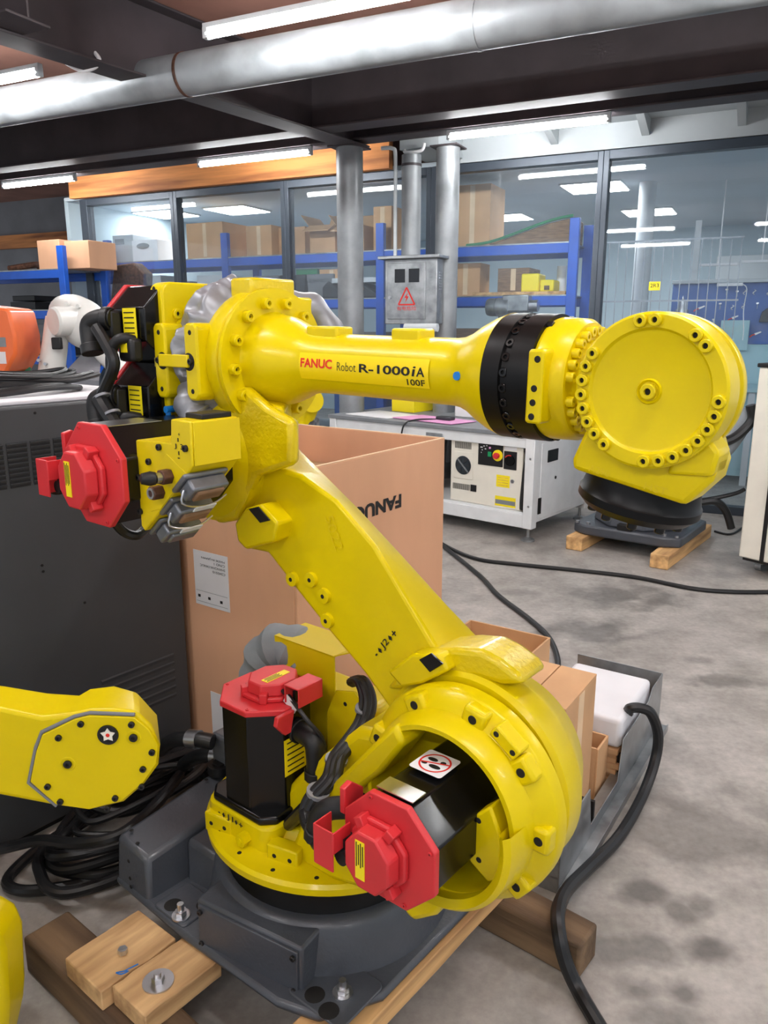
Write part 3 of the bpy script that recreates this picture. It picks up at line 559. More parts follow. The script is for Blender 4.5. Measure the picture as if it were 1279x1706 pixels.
m = MB(); text(m, 'FANUC', plane_fn((a.x, -.0015, a.z), -X, -Z), width=(a.x - b.x) * 1.30, height=lh, bold=.045); t.part('lettering', m, 'ink')
q = [pix(FC, *p, 'x', 0) for p in ((381, 1020), (379, 928), (322, 915))]; y0, y1, z0, z1 = q[1].y, q[2].y, q[0].z, q[1].z
lab = t.part('shipping_label', MB().box(-.0015, 0, y0, y1, z0, z1), 'paper'); wy, hz = y1 - y0, z1 - z0
for i, s in enumerate(('C245510', 'SHANGHAI FANUC', 'C/NO 1', 'MADE IN JAPAN')):
    m = MB(); L_ = .078 * len(s) / 7 * wy / .19; text(m, s, plane_fn((-.0022, y0 + wy * .08, z0 + hz * (.69 + .075 * i)), Y, -Z), width=wy * (.052 * len(s)), height=hz * .045); t.part('lettering', m, 'ink', lab)
for yy_, zz in ((.2, .12), (.55, .13), (.85, .14)): t.part('stamp', MB().box(-.0022, -.0015, y0 + wy * yy_, y0 + wy * (yy_ + .07), z0 + hz * zz, z0 + hz * (zz + .05)), 'ink', lab)
for zz in (.26, .06): t.part('rule_line', MB().box(-.0022, -.0015, y0 + wy * .05, y0 + wy * .97, z0 + hz * zz, z0 + hz * (zz + .006)), 'desk_top', lab)
a, b = pix(FC, 351, 1151, 'x', 0), pix(FC, 372, 1253, 'x', 0); t.part('lower_label', MB().box(-.0015, 0, b.y - .03, a.y, b.z, a.z), 'paper')
# white desk (frame FD: front right corner at the origin, X to the right, Y back)
DL, DW, DH = 2.0, .95, .80
t = T('white_workstation', 'white framed workstation desk with a robot controller in its lower bay', 'desk', FD, (-DL, 0, 0))
pw = .075
for x0 in (-DL, -pw):
    for y0 in (0, DW - pw): t.part('post', MB().box(x0, x0 + pw, y0, y0 + pw, .10, DH - .03), 'desk_white', bevel=.004)
for y0 in (0, DW - pw): t.part('top_rail', MB().box(-DL + pw, -pw, y0 + .01, y0 + pw - .01, DH - .11, DH - .03), 'desk_white', bevel=.004); t.part('bottom_rail', MB().box(-DL + pw, -pw, y0 + .005, y0 + pw - .005, .10, .20), 'desk_white', bevel=.004)
t.part('worktop', MB().box(-DL - .01, .01, -.01, DW + .01, DH - .03, DH), 'desk_top', bevel=.004); t.part('lower_shelf', MB().box(-DL + pw, -pw, .02, DW - .05, .2, .215), 'desk_white')
sp = t.part('side_panel', MB().box(-.03, -.005, pw, DW - pw, .14, DH - .05), 'desk_white', bevel=.003); t.part('side_door', MB().box(-.006, .0, pw + .04, DW * .68, .16, DH - .08), 'desk_white', sp, bevel=.003)
t.part('handle_slot', MB().box(-.002, .006, .20, .36, .57, .66), 'black_matte', sp, bevel=.006); t.part('side_slot', MB().box(-.002, .004, .09, .13, .20, .32), 'hole', sp); t.part('keyhole', MB().cyl((-.001, .34, .44), (.004, .34, .44), .012), 'hole', sp)
t.part('back_panel', MB().box(-DL + pw, -pw, DW - .02, DW - .01, .2, DH - .06), 'dark_mech')
for x in (-DL + .05, -.05):
    for y in (.05, DW - .05):
        f = t.part('foot', MB().lathe([(0, 0), (0, .05), (.012, .05), (.03, .02), (.03, .012), (.10, .012), (.10, 0)], (x, y, 0), Z, 20), 'galv')
for z in (.27, .62): t.part('screw', MB().cyl((-.03, 0, z), (-.03, -.004, z), .008, seg=12), 'steel')
t.part('latch', MB().box(-.95, -.80, -.012, .0, DH - .09, DH - .065), 'galv')
# controller in the bay
cx0, cx1, cz0 = -.745, -.115, .216; ch = .50
t = T('robot_controller', 'white robot controller with fan, red emergency stop and yellow labels inside the desk', 'controller', FD, (cx0, .04, cz0))
b_ = t.part('housing', MB().box(cx0, cx1, .04, .55, cz0, cz0 + ch), 'cream', bevel=.006); yf = .04
U = lambda u: cx0 + (cx1 - cx0) * u
Wv = lambda v: cz0 + ch * v
for i in range(20): x = U(.06 + .012 * i); t.part('vent_slot', MB().box(x, x + .0035, yf - .002, yf, Wv(.83), Wv(.93)), 'darkslot')
for i in range(20): x = U(.04 + .0125 * i); t.part('vent_slot', MB().box(x, x + .0035, yf - .002, yf, Wv(.19), Wv(.28)), 'darkslot')
fn = t.part('fan_plate', MB().box(U(.055), U(.33), yf - .004, yf, Wv(.36), Wv(.78)), 'cream', bevel=.002)
fc = V((U(.19), yf - .004, Wv(.575))); t.part('fan', MB().lathe([(0, 0), (0, .068), (.004, .072), (.008, .068), (.008, .01)], fc, -Y, 32), 'fan', fn); t.part('fan_bar', MB().bar(fc + V((-.05, -.01, .05)), fc + V((.05, -.01, -.05)), .004, .012), 'galv', fn)
for i in range(6): a_ = R(60 * i); t.part('blade', MB().prism([(.018 * math.cos(a_), .018 * math.sin(a_)), (0.064 * math.cos(a_ - .25), 0.064 * math.sin(a_ - .25)), (0.064 * math.cos(a_ + .3), 0.064 * math.sin(a_ + .3))], fc - Y * .0085, X, Z, -Y, 0, .0025), 'dark_mech', fn)
pn = t.part('operator_panel', MB().box(U(.40), U(.74), yf - .006, yf, Wv(.62), Wv(.97)), 'black_matte', bevel=.002); t.part('switch_panel', MB().box(U(.755), U(.925), yf - .006, yf, Wv(.60), Wv(.87)), 'black_matte', bevel=.002)
e = V((U(.675), yf - .006, Wv(.79))); t.part('stop_collar', MB().cyl(e, e - Y * .008, .042, seg=28), 'label_y', pn); t.part('emergency_stop', MB().lathe([(0, 0), (0, .02), (.02, .02), (.022, .024), (.034, .02), (.036, 0)], e - Y * .008, -Y, 24), 'red', pn)
t.part('green_button', MB().box(U(.54), U(.585), yf - .012, yf - .006, Wv(.76), Wv(.83)), 'greenbtn', pn); t.part('pink_lamp', MB().cyl(V((U(.565), yf - .006, Wv(.89))), V((U(.565), yf - .012, Wv(.89))), .008), 'pink', pn)
m = MB()
for i, (u0, v0, l) in enumerate(((.43, .88, .03), (.47, .90, .02), (.45, .84, .012), (.49, .86, .02), (.44, .80, .008), (.51, .91, .015))): m.box(U(u0), U(u0 + l), yf - .0068, yf - .006, Wv(v0), Wv(v0 + .015))
t.part('printed_marks', m, 'white', pn)
k0 = V((U(.84), yf - .006, Wv(.735))); t.part('rotary_switch', MB().lathe([(0, 0), (0, .04), (.012, .038), (.012, 0)], k0, -Y, 24), 'black', b_); m = MB(); m.tube([k0 + V((.04 * math.cos(R(a_)), -.013, .04 * math.sin(R(a_)))) for a_ in range(70, 160, 15)], .004, 6, 1); t.part('red_arc', m, 'ink_red', b_)
t.part('yellow_strip', MB().box(U(.03), U(.29), yf - .0015, yf, Wv(.945), Wv(.975)), 'label_y', b_)
l_ = t.part('yellow_label', MB().box(U(.66), U(.84), yf - .0015, yf, Wv(.32), Wv(.50)), 'label_y', b_); t.part('lock', MB().cyl((U(.88), yf, Wv(.43)), (U(.88), yf - .008, Wv(.43)), .014), 'steel', b_)
for i in range(4): t.part('print_line', MB().box(U(.68), U(.82), yf - .002, yf - .0015, Wv(.345 + .038 * i), Wv(.352 + .038 * i)), 'wood_light', l_)
l2 = t.part('warning_label', MB().box(U(.65), U(.93), yf - .0015, yf, Wv(.03), Wv(.18)), 'label_y', b_); t.part('grey_field', MB().box(U(.655), U(.925), yf - .0022, yf - .0015, Wv(.06), Wv(.125)), 'desk_top', l2)
t.part('socket_cover', MB().box(U(.30), U(.385), yf - .006, yf, Wv(.185), Wv(.29)), 'black_matte', b_, bevel=.002); t.part('white_label', MB().box(U(.755), U(.92), yf - .0015, yf, Wv(.885), Wv(.965)), 'white', b_)
solo('cable_bundle', 'black cables heaped on top of the controller inside the desk', 'cables', MB().tube([(-.80, .1, .5), (-.79, .1, .66), (-.74, .12, .745), (-.6, .14, .745), (-.3, .1, .71), (-.10, .08, .66), (-.095, .06, .5), (-.1, .05, .3), (-.098, .05, .23)], .028).tube([(-.8, .2, .735), (-.5, .22, .745), (-.15, .2, .74)], .03), 'cable', FD, (-.9, .1, .66))
solo('wrapped_part', 'plastic wrapped part standing left of the controller inside the desk', 'wrapped part', MB().lathe([(0, 0), (0, .11), (.1, .12), (.25, .105), (.36, .11), (.4, .06), (.4, 0)], (-1.12, .22, .216), Z, 18, wob=lambda h, a_, r: .012 * math.sin(7 * a_ + 20 * h)), 'grey_connector', FD, (-1.12, .22, .216))
solo('brown_bag', 'brown paper sack behind the wrapped part inside the desk', 'sack', MB().lathe([(0, 0), (0, .14), (.2, .16), (.34, .15), (.42, .08), (.42, 0)], (-1.3, .4, .216), Z, 18, wob=lambda h, a_, r: .015 * math.sin(5 * a_ + 9 * h)), 'brown_stack', FD, (-1.3, .4, .216))
solo('grey_pot', 'pale round pot at the left end of the desk bay', 'pot', MB().lathe([(0, 0), (0, .12), (.4, .13), (.4, .115), (.05, .11), (.05, 0)], (-1.72, .3, .216), Z, 24), 'white_paint', FD, (-1.72, .3, .216))
solo('black_cable', 'thin black cable hanging over the front edge of the desk', 'cable', MB().tube([(-1.0, .2, .812), (-1.1, .05, .815), (-1.16, -.03, .77), (-1.17, -.03, .6), (-1.05, -.02, .5), (-.95, -.02, .6), (-.9, .0, .68)], .007, 8), 'cable', FD, (-1.1, 0, .5))
solo('paper_sheet', 'white paper sheet on the left end of the desk top', 'paper', MB().prism([(-1.9, .1), (-1.4, .06), (-1.34, .42), (-1.85, .5)], (0, 0, DH), X, Y, Z, 0, .004), 'white', FD, (-1.9, .1, DH))
solo('pink_sheet', 'pink plastic sheet lying on the desk top beside the white paper', 'plastic sheet', MB().prism([(-1.38, .1), (-.75, .04), (-.7, .32), (-1.30, .4)], (0, 0, DH), X, Y, Z, .004, .012), 'pink', FD, (-1.38, .1, DH), .003)
solo('small_device', 'small dark device with a cord on the pink sheet', 'device', MB().box(-1.0, -.86, .18, .26, DH + .012, DH + .04), 'dark_mech', FD, (-1, .18, DH), .008)
solo('white_case', 'long white instrument case on the desk top behind the forearm', 'case', MB().box(-1.05, .0, .52, .9, DH, DH + .26), 'white', FD, (-1.05, .52, DH), .012)
solo('yellow_carton', 'yellow printed carton on the desk top below the distribution box', 'box', MB().box(-1.75, -1.5, .55, .85, DH, DH + .36), 'label_y', FD, (-1.75, .55, DH), .004)
solo('plastic_bag', 'clear crumpled plastic bag on the white instrument case', 'bag', MB().lathe([(0, 0), (0, .16), (.05, .18), (.11, .1), (.15, .03), (.15, 0)], (-.55, .7, DH + .26), Z, 22, wob=lambda h, a_, r: .03 * math.sin(4 * a_ + 30 * h)), 'film', FD, (-.55, .7, DH + .26))
# small yellow machine end visible under the forearm
t = T('small_yellow_robot', 'small yellow robot head with a pale cover standing behind the large carton', 'robot arm', FW, (-.55, 5.2, 0))
P5 = lambda x, y, yy=5.2: pix(FW, x, y, 'y', yy)
t.part('pedestal', MB().box(P5(495, 800).x, P5(530, 800).x, 5.15, 5.4, 0, P5(510, 700).z), 'greypaint', bevel=.02)
t.part('yellow_link', MB().tube([P5(500, 735), P5(508, 700), P5(520, 670)], .06, 14), 'yellow'); t.part('pale_cover', MB().tube([P5(510, 715), P5(516, 690), P5(522, 675)], lambda u: .05 - .02 * u, 12), 'fabric'); t.part('joint', MB().cyl(P5(520, 668, 5.1), P5(520, 668, 5.3), .075), 'yellow')
# cream cabinet at the right edge
FCR = Matrix.Translation((2.30, 4.83, 0)) @ Matrix.Rotation(R(-52), 4, 'Z')
t = T('cream_cabinet', 'cream machine cabinet with a black screen at the right edge', 'cabinet', FCR, (0, 0, 0))
t.part('body', MB().box(0, .75, 0, .7, .09, 1.30), 'cream', bevel=.01); t.part('edge_profile', MB().box(.14, .165, -.006, .002, .09, 1.28), 'black_matte'); t.part('top_cap', MB().box(-.01, .76, -.01, .71, 1.30, 1.325), 'black_matte', bevel=.006)
t.part('base_frame', MB().box(.02, .73, .02, .68, .07, .09), 'black_matte'); t.part('screen', MB().box(.22, .62, -.008, .002, .86, 1.13), 'screen', bevel=.004)
for x in (.1, .65):
    for y in (.1, .6): t.part('caster', MB().cyl((x - .02, y, .035), (x + .02, y, .035), .035).box(x - .03, x + .03, y - .03, y + .03, .05, .075), 'galv')
t.part('top_lamp', MB().box(.2, .4, .1, .25, 1.325, 1.37), 'white', bevel=.01)
for i in range(3): solo('hanging_cable', ('black cable loop hanging on the cream cabinet, outermost', 'black cable loop hanging on the cream cabinet, middle', 'dark green cable loop hanging on the cream cabinet, innermost')[i], 'cable', MB().tube([(.20 + .02 * i, -.02, .72 - .02 * i), (.17 + .03 * i, -.03, .55), (.20 + .02 * i, -.03, .40 + .04 * i), (.30, -.03, .34 + .05 * i), (.40 - .02 * i, -.03, .45), (.38 - .02 * i, -.02, .7 - .02 * i)], .012, 8), 'cable' if i < 2 else 'cable', FCR, (.2, -.02, .3), group='cables hung on the cream cabinet')
# pedestal of the robot behind the wrist: grey foot, black collar on two timbers
FP = Matrix.Translation((1.86, 5.45, 0)) @ Matrix.Rotation(R(-37), 4, 'Z')
t = T('robot_pedestal', 'grey robot foot on two timbers behind the wrist of the big robot', 'robot base', FP, (0, 0, .12))
t.part('foot', MB().prism([(-.38, -.30), (-.28, -.36), (.28, -.36), (.38, -.3), (.38, .3), (.28, .36), (-.28, .36), (-.38, .3)], (0, 0, .10), X, Y, Z, 0, .07), 'greypaint', bevel=.012)
t.part('body', MB().prism(ngon(.33, 8, 22.5), (0, 0, .17), X, Y, Z, 0, .22, .86), 'greypaint', bevel=.015); t.part('cable_port', MB().box(-.05, .05, -.345, -.28, .11, .21), 'hole', bevel=.005)
t.part('collar', MB().lathe([(0, 0), (0, .27), (.10, .27), (.13, .22), (.13, 0)], (0, 0, .39), Z, 36), 'black'); t.part('turret', MB().lathe([(0, 0), (0, .24), (.12, .23), (.4, .17), (.6, .16), (.68, .1), (.68, 0)], (0, 0, .52), Z, 36), 'greypaint')
for sx in (-1, 1):
    for q in (-.04, .04): t.part('bolt', MB().cyl((sx * .31 + q, -.31, .17), (sx * .31 + q, -.31, .185), .014), 'steel')
t = T('robot_cover', 'grey crumpled cover with black hose hanging right of the big yellow wrist disc', 'cover', FW, (2.2, 5.2, .95))
P6 = lambda x, y, yy=5.0: pix(FW, x, y, 'y', yy)
t.part('cover_cloth', MB().tube([P6(1185, 755), P6(1205, 740), P6(1228, 710), P6(1240, 680)], lambda u: .09 - .02 * u, 14), 'fabric_grey'); t.part('hose', MB().tube([P6(1190, 742, 4.9), P6(1225, 728, 4.9), P6(1252, 700, 4.9), P6(1250, 675, 4.9)], .03), 'cable'); t.part('strut', MB().tube([P6(1180, 800, 5.05), P6(1190, 760, 5.05), P6(1190, 700, 5.05)], .05), 'fabric_grey')
t.part('support_arm', MB().bar(P6(1190, 740, 5.1), V((1.9, 5.42, .95)), .12, .12), 'greypaint', bevel=.02)
wl = []
def timber(label, F, x0, x1, y0, y1, z0, z1, m, group=None, bevel=.006):
    mb = MB(); n = 8   # a few loops so that the long edges are slightly uneven
    ax = 0 if (x1 - x0) > (y1 - y0) else 1; vs = []
    for i in range(n + 1):
        u = i / n
        j = lambda: random.uniform(-.002, .002)
        if ax == 0: x = x0 + (x1 - x0) * u; vs += [(x, y0 + j(), z0), (x, y1 + j(), z0), (x, y1 + j(), z1 + j()), (x, y0 + j(), z1 + j())]
        else: y = y0 + (y1 - y0) * u; vs += [(x1 + j(), y, z0), (x0 + j(), y, z0), (x0 + j(), y, z1 + j()), (x1 + j(), y, z1 + j())]
    fs = [(3, 2, 1, 0), tuple(4 * n + k for k in range(4))] + [(4 * i + k, 4 * i + (k + 1) % 4, 4 * i + 4 + (k + 1) % 4, 4 * i + 4 + k) for i in range(n) for k in range(4)]
    mb.add(vs, fs); return solo('timber_beam', label, 'timber', mb, m, F, ((x0 + x1) / 2, (y0 + y1) / 2, z0), bevel, group)
timber('short light timber under the right side of the grey robot foot', FP, .25, .37, -.52, .5, 0, .098, 'wood_light', 'timbers under the grey robot foot')
timber('short light timber under the left side of the grey robot foot', FP, -.37, -.25, -.45, .5, 0, .098, 'wood_light', 'timbers under the grey robot foot')
# floor cables
def fcable(name, label, pts, r, z=None, m='cable', F=FW):
    P = [pix(F, p[0], p[1], 'z', (p[2] if len(p) > 2 else 0) + r) for p in pts]
    return solo(name, label, 'cable', MB().tube(P, r, 10, 8), m, F, P[0])
fcable('floor_cable', 'dark green cable running across the floor to the right edge', [(705, 880), (735, 905), (790, 930), (860, 940), (960, 950), (1060, 962), (1150, 980), (1220, 986), (1300, 986)], .013)
fcable('floor_cable', 'black cable curving on the floor towards the small open carton', [(705, 885), (745, 915), (800, 960), (830, 992), (880, 1030), (912, 1060), (928, 1095), (925, 1130), (905, 1170)], .014)
fcable('floor_hose', 'thick black hose looping over the steel tray and along the floor to the bottom edge', [(1052, 1200, .10), (1046, 1188, .20), (1050, 1180, .25), (1068, 1180, .255), (1085, 1190, .235), (1096, 1225, .15), (1090, 1270, .06), (1068, 1330, .0), (1030, 1395, 0), (980, 1446, .02), (945, 1482, .07), (930, 1515, .108), (931, 1555, .105), (943, 1605, .05), (966, 1655, 0), (1010, 1730, 0)], .018)
for i, (pts, lb) in enumerate((([(1155, 835), (1190, 830), (1225, 822), (1240, 815)], 'thin black cable strung low behind the wrist to the cream cabinet'), ([(1160, 838), (1190, 835), (1208, 850), (1218, 880)], 'thick black cable arching down behind the wrist'))):
    P = [pix(FW, x, y, 'y', 5.0) for x, y in pts]; solo('hanging_cable', lb, 'cable', MB().tube(P, .014 + .012 * i, 8, 6), 'cable', FW, P[0])
fcable('floor_cable', 'thin black cable on the floor beside the caster of the cream cabinet', [(1190, 885), (1215, 890), (1235, 880), (1255, 862), (1279, 850)], .008)
# steel tray with cartons and foam (frame FT: X along its right side, Y to the left)
t = T('steel_tray', 'galvanised steel tray frame on the floor holding cartons and foam', 'tray', FT, (0, 0, 0)); TL = 1.10
t.part('right_side_plate', MB().prism([(0, 0), (0, .20), (.24, .20), (.27, .06), (.55, .06), (.58, .2), (.90, .2), (.95, .235), (TL, .235), (TL, 0)], (0, 0, 0), X, Z, Y, 0, .004), 'galv', bevel=.0015)
t.part('right_rail', MB().box(-.02, TL, -.035, 0, .012, .02).box(-.02, TL, -.037, -.035, .0, .03), 'galv', bevel=.001); t.part('inner_rail', MB().box(0, TL, .004, .04, .045, .05), 'galv')
t.part('left_side_plate', MB().box(0, TL, .34, .344, 0, .12), 'galv'); t.part('far_end_plate', MB().box(TL - .004, TL, .004, .34, 0, .235), 'galv'); t.part('near_end_plate', MB().box(0, .004, .004, .34, 0, .10), 'galv'); t.part('floor_plate', MB().box(0.004, TL - .004, .004, .34, .006, .010), 'galv')
for x in (.30, .62): t.part('divider', MB().box(x, x + .012, .004, .1, .01, .12), 'black_matte')
carton('tall closed brown carton standing in the steel tray beside the robot', .18, .46, .012, .46, .07, .31, FT, m='carton2', flaps=0, name='cardboard_box')
carton('open brown carton at the near end of the steel tray, half behind the robot', .008, .165, .012, .17, .03, .33, FT, m='carton2', flaps=3)
carton('small open brown carton between the tall carton and the foam', .47, .58, .012, .20, .05, .33, FT, m='carton2', flaps=3)
FO = FT @ Matrix.Translation((.76, .46, 0))
carton('open brown carton on the floor behind the tall carton', -.36, .10, 0, .40, .0, .34, FT @ Matrix.Translation((.72, .36, 0)), m='carton2', flaps=3)
solo('foam_block', 'white foam block lying on the cardboard sheets in the steel tray', 'foam block', MB().box(.60, .98, .015, .31, .145, .255), 'white_foam', FT, (.6, .015, .145), .018, seg=3)
for i in range(7): solo('cardboard_sheet', ('flat cardboard sheet, lowest in the stack under the white foam', 'flat cardboard sheet, second lowest under the white foam', 'flat cardboard sheet, third from below under the white foam', 'flat cardboard sheet, middle of the stack under the white foam', 'flat cardboard sheet, third from the top under the white foam', 'flat cardboard sheet, second from the top under the white foam', 'flat cardboard sheet directly under the white foam')[i], 'cardboard sheet', MB().box(.60 + random.uniform(-.012, .008), .95, .02 + random.uniform(-.006, .01), .30, .011 + i * .019, .011 + i * .019 + .017), 'carton2', FT, (.6, .02, .011 + i * .019), group='cardboard sheets under the foam')
# ------------------------------------------------------------------ small robots standing behind the grey cabinet
t = T('white_robot', 'white robot arm with a folded elbow standing behind the grey cabinet', 'robot arm', FW, pix(FW, 85, 640, 'y', 4.2) * 1)
t.b = V((-1.85, 4.2, 0)); t.o.matrix_world = Matrix.Translation(t.b)
P4 = lambda x, y, yy=4.2: pix(FW, x, y, 'y', yy)
t.part('pedestal', MB().box(P4(60, 640).x, P4(125, 640).x, 4.1, 4.45, 0, P4(85, 655).z), 'greypaint', bevel=.02)
t.part('lower_link', MB().tube([P4(82, 670), P4(86, 620), P4(92, 570), P4(96, 530)], lambda u: .072 - .012 * u, 16), 'robot_white'); t.part('shoulder_drum', MB().lathe([(0, 0), (0, .065), (.012, .075), (.14, .075), (.14, 0)], P4(88, 536, 4.1), V((.65, .75, .05)), 28), 'robot_white')
t.part('seal_ring', MB().cyl(P4(88, 536, 4.1) + V((.65, .75, .05)).normalized() * .14, P4(88, 536, 4.1) + V((.65, .75, .05)).normalized() * .155, .072, seg=28), 'black')
t.part('elbow_housing', MB().tube([P4(100, 518, 4.35), P4(118, 524, 4.3), P4(140, 540, 4.25), P4(158, 556, 4.2), P4(166, 566, 4.2)], lambda u: .07 + .055 * math.sin(math.pi * min(1, u * 1.05)), 18), 'robot_white')
t.part('forearm', MB().tube([P4(155, 555), P4(178, 590), P4(198, 615), P4(210, 635)], lambda u: .07 - .03 * u, 16), 'robot_white')
p = P4(97, 572, 4.13); t.part('junction_box', MB().box(p.x - .025, p.x + .025, p.y - .03, p.y, p.z - .03, p.z + .03), 'black_matte', bevel=.006)
for i, (x, y) in enumerate(((66, 600), (77, 606))): p = P4(x, y, 4.13); t.part('bolt', MB().cyl(p, p - Y * .02, .008), 'steel')
for i in range(7): a_ = R(50 * i); p = P4(120, 528, 4.16) + V((.07 * math.cos(a_), 0, .07 * math.sin(a_))); t.part('bolt', MB().cyl(p, p - Y * .03, .01, seg=10), 'robot_white')
t = T('orange_robot', 'orange robot arm housing at the left edge behind the grey cabinet', 'robot arm', FW, (-2.1, 4.0, 0)); q = [P4(x, y, 4.0) for x, y in ((-60, 505), (10, 513), (16, 520), (26, 560), (27, 590), (10, 622), (-60, 632))]
t.part('housing', MB().prism([(p.x, p.z) for p in q], (0, 4.0, 0), X, Z, Y, 0, .3), 'orange', bevel=.015); t.part('pedestal', MB().box(q[0].x, P4(8, 600, 4.0).x, 4.05, 4.3, 0, q[5].z), 'greypaint')
for (x0, y0, x1, y1, m, nm) in ((-6, 578, 9, 562, 'desk_top', 'grey_label'), (-6, 606, 9, 586, 'paper', 'white_label')): a_, b_ = P4(x0, y0, 4.0), P4(x1, y1, 4.0); t.part(nm, MB().box(a_.x, b_.x, 3.997, 4.0, a_.z, b_.z), m)
solo('plastic_film', 'grey translucent film sheet draped behind the cabinet beside the white robot', 'plastic film', MB().add([P4(100, 628, 4.05), P4(150, 575, 4.3), P4(168, 600, 4.2), P4(165, 635, 4.0), P4(100, 660, 4.05), P4(165, 660, 4.0)], [(0, 1, 2, 3), (0, 3, 5, 4)]).add([P4(100, 628, 4.09), P4(150, 575, 4.34), P4(168, 600, 4.24), P4(165, 635, 4.04), P4(100, 660, 4.09), P4(165, 660, 4.04)], [(3, 2, 1, 0), (4, 5, 3, 0)]), 'fabric', FW, P4(130, 620))
solo('teal_bottle', 'teal plastic bottle beside the orange robot', 'bottle', MB().lathe([(0, 0), (0, .05), (.16, .05), (.19, .02), (.23, .02), (.23, 0)], V((P4(26, 600).x, 4.25, P4(26, 645).z)), Z, 20), 'green', FW, V((P4(26, 600).x, 4.25, P4(26, 645).z)))
solo('film_stand', 'low grey stand behind the cabinet under the film and the bottle', 'stand', MB().box(P4(24, 640, 4.3).x - .06, P4(62, 640, 4.3).x, 4.15, 4.45, 0, P4(26, 645).z), 'greypaint', FW, (-2, 4.3, 0), .01)
# ================================================================== TIMBERS UNDER THE BIG ROBOT
timber('heavy dark timber at the lower left carrying two light blocks', FR, -.53, .75, -.53, -.41, 0, .1, 'wood_dark', bevel=.008)
timber('heavy dark timber whose end sticks out at the lower right', FR, -.55, .54, .295, .40, 0, .1, 'wood_dark', bevel=.008)
def plank(label, x0, x1, y0, y1, m, bolts):
    o = timber(label, FR, x0, x1, y0, y1, .1005, .15, m, bevel=.003)
    for (x, y, big) in bolts:
        c = V((x, y, .15)) - V(((x0 + x1) / 2, (y0 + y1) / 2, .1005))
        def ch(nm, mb, mm):
            q = bpy.data.objects.new(nm, mb.mesh(nm, mm)); COL.objects.link(q); q.parent = o; return q
        if big: ch('washer', MB().lathe([(0, .012), (0, .034), (.004, .034), (.004, .012)], c, Z, 28), 'zincbolt')
        r = .014 if big else .011
        ch('bolt_head', MB().prism(ngon(r, 6), c + Z * .004, X, Y, Z, 0, .012).cyl(c + Z * .016, c + Z * (.026 if big else .017), r * .6, seg=14), 'zincbolt')
    return o
plank('light timber plank under the right feet of the robot base', .19, .315, -.62, .42, 'wood_light', [])
plank('light wooden block with a blue marking and a small bolt, at the lower left', -.335, -.185, -.525, -.33, 'wood_block', [(-.24, -.435, False)])
plank('pale wooden block with a large bolt and washer, at the lower left', -.180, -.058, -.50, -.30, 'wood_block', [(-.112, -.43, True)])
m = MB(); m.tube([(-.205, -.475, .1515), (-.195, -.462, .1515), (-.188, -.455, .1515), (-.192, -.47, .1515), (-.205, -.475, .1515)], .0016, 6, 2).tube([(-.195, -.462, .1515), (-.188, -.43, .1515)], .0016, 6, 1)
solo('blue_mark', 'small blue pen mark on the wooden block at the lower left', 'pen mark', m, 'ink_blue', FR, (-.2, -.47, .1515))
# ================================================================== THE BIG YELLOW ROBOT
RB = T('industrial_robot', 'large yellow industrial robot arm with red motor caps standing on timbers', 'robot arm', FR, (0, .03, .15))
r_ = RB
def bolt_mesh(name, r, h, m, hexr=None):
    hexr = hexr or r * .44
    b = MB().lathe([(0, r * .98), (h * .85, r), (h, r * .86), (h, hexr), (h * .45, hexr)], (0, 0, 0), Z, 18); b.mat(1); b.lathe([(h * .45, hexr), (h * .45, 0)], (0, 0, 0), Z, 12)
    return b.mesh(name, [m, 'hole'])
BOLT_Y = bolt_mesh('socket_bolt', .0115, .009, 'yellow'); BOLT_YW = bolt_mesh('socket_bolt_disc', .0093, .0085, 'yellow'); BOLT_YL = bolt_mesh('socket_bolt_long', .0125, .017, 'yellow'); BOLT_YS = bolt_mesh('socket_bolt_small', .0085, .014, 'yellow'); BOLT_B = bolt_mesh('socket_bolt_black', .008, .010, 'black'); BOLT_S = bolt_mesh('screw', .0042, .0025, 'red')
BOLT_K = bolt_mesh('screw_black', .0065, .006, 'black_matte')
HOLE = MB().lathe([(0, .0085), (.0012, .0075), (.0012, 0)], (0, 0, 0), Z, 16).mesh('bolt_hole', 'hole'); HOLE_S = MB().lathe([(0, .0055), (.001, .0045), (.001, 0)], (0, 0, 0), Z, 14).mesh('small_hole', 'hole')
# ---- grey base
BC = V((-.02, .02, 0))
base = r_.part('base', MB().prism([(-.46, -.315), (-.17, -.325), (.14, -.315), (.235, -.285), (.305, -.16), (.305, .22), (.22, .33), (-.3, .34), (-.46, .28)], (0, 0, .15), X, Y, Z, 0, .022), 'greypaint', bevel=.01)
r_.part('base_drum', MB().lathe([(0, 0), (0, .305), (.03, .295), (.10, .283), (.115, .272), (.12, .262), (.12, .25), (.05, .23), (.05, 0)], BC + Z * .17, Z, 56), 'greypaint', base)
r_.part('connector_tower', MB().hexa([(-.46, -.312, .15), (-.31, -.318, .15), (-.30, .05, .15), (-.46, .05, .15), (-.46, -.30, .285), (-.345, -.29, .262), (-.33, .05, .30), (-.46, .05, .322)]).hexa([(-.31, -.205, .16), (-.14, -.19, .16), (-.14, .1, .16), (-.31, .1, .16), (-.33, -.185, .268), (-.17, -.17, .255), (-.17, .1, .262), (-.33, .1, .285)]), 'greypaint', base, bevel=.012)
r_.part('tower_rib', MB().hexa([(-.36, -.09, .25), (-.28, -.10, .25), (-.26, .0, .25), (-.35, .0, .25), (-.35, -.07, .315), (-.30, -.075, .305), (-.285, .0, .30), (-.345, .0, .318)]), 'greypaint', base, bevel=.008)
fb0, fb1 = V((-.125, -.312, 0)), V((.168, -.266, 0)); fe = (fb1 - fb0).normalized(); fn_ = V((fe.y, -fe.x, 0))
def fbx(u, dpt, z): return fb0 + (fb1 - fb0) * u - fn_ * dpt + Z * z
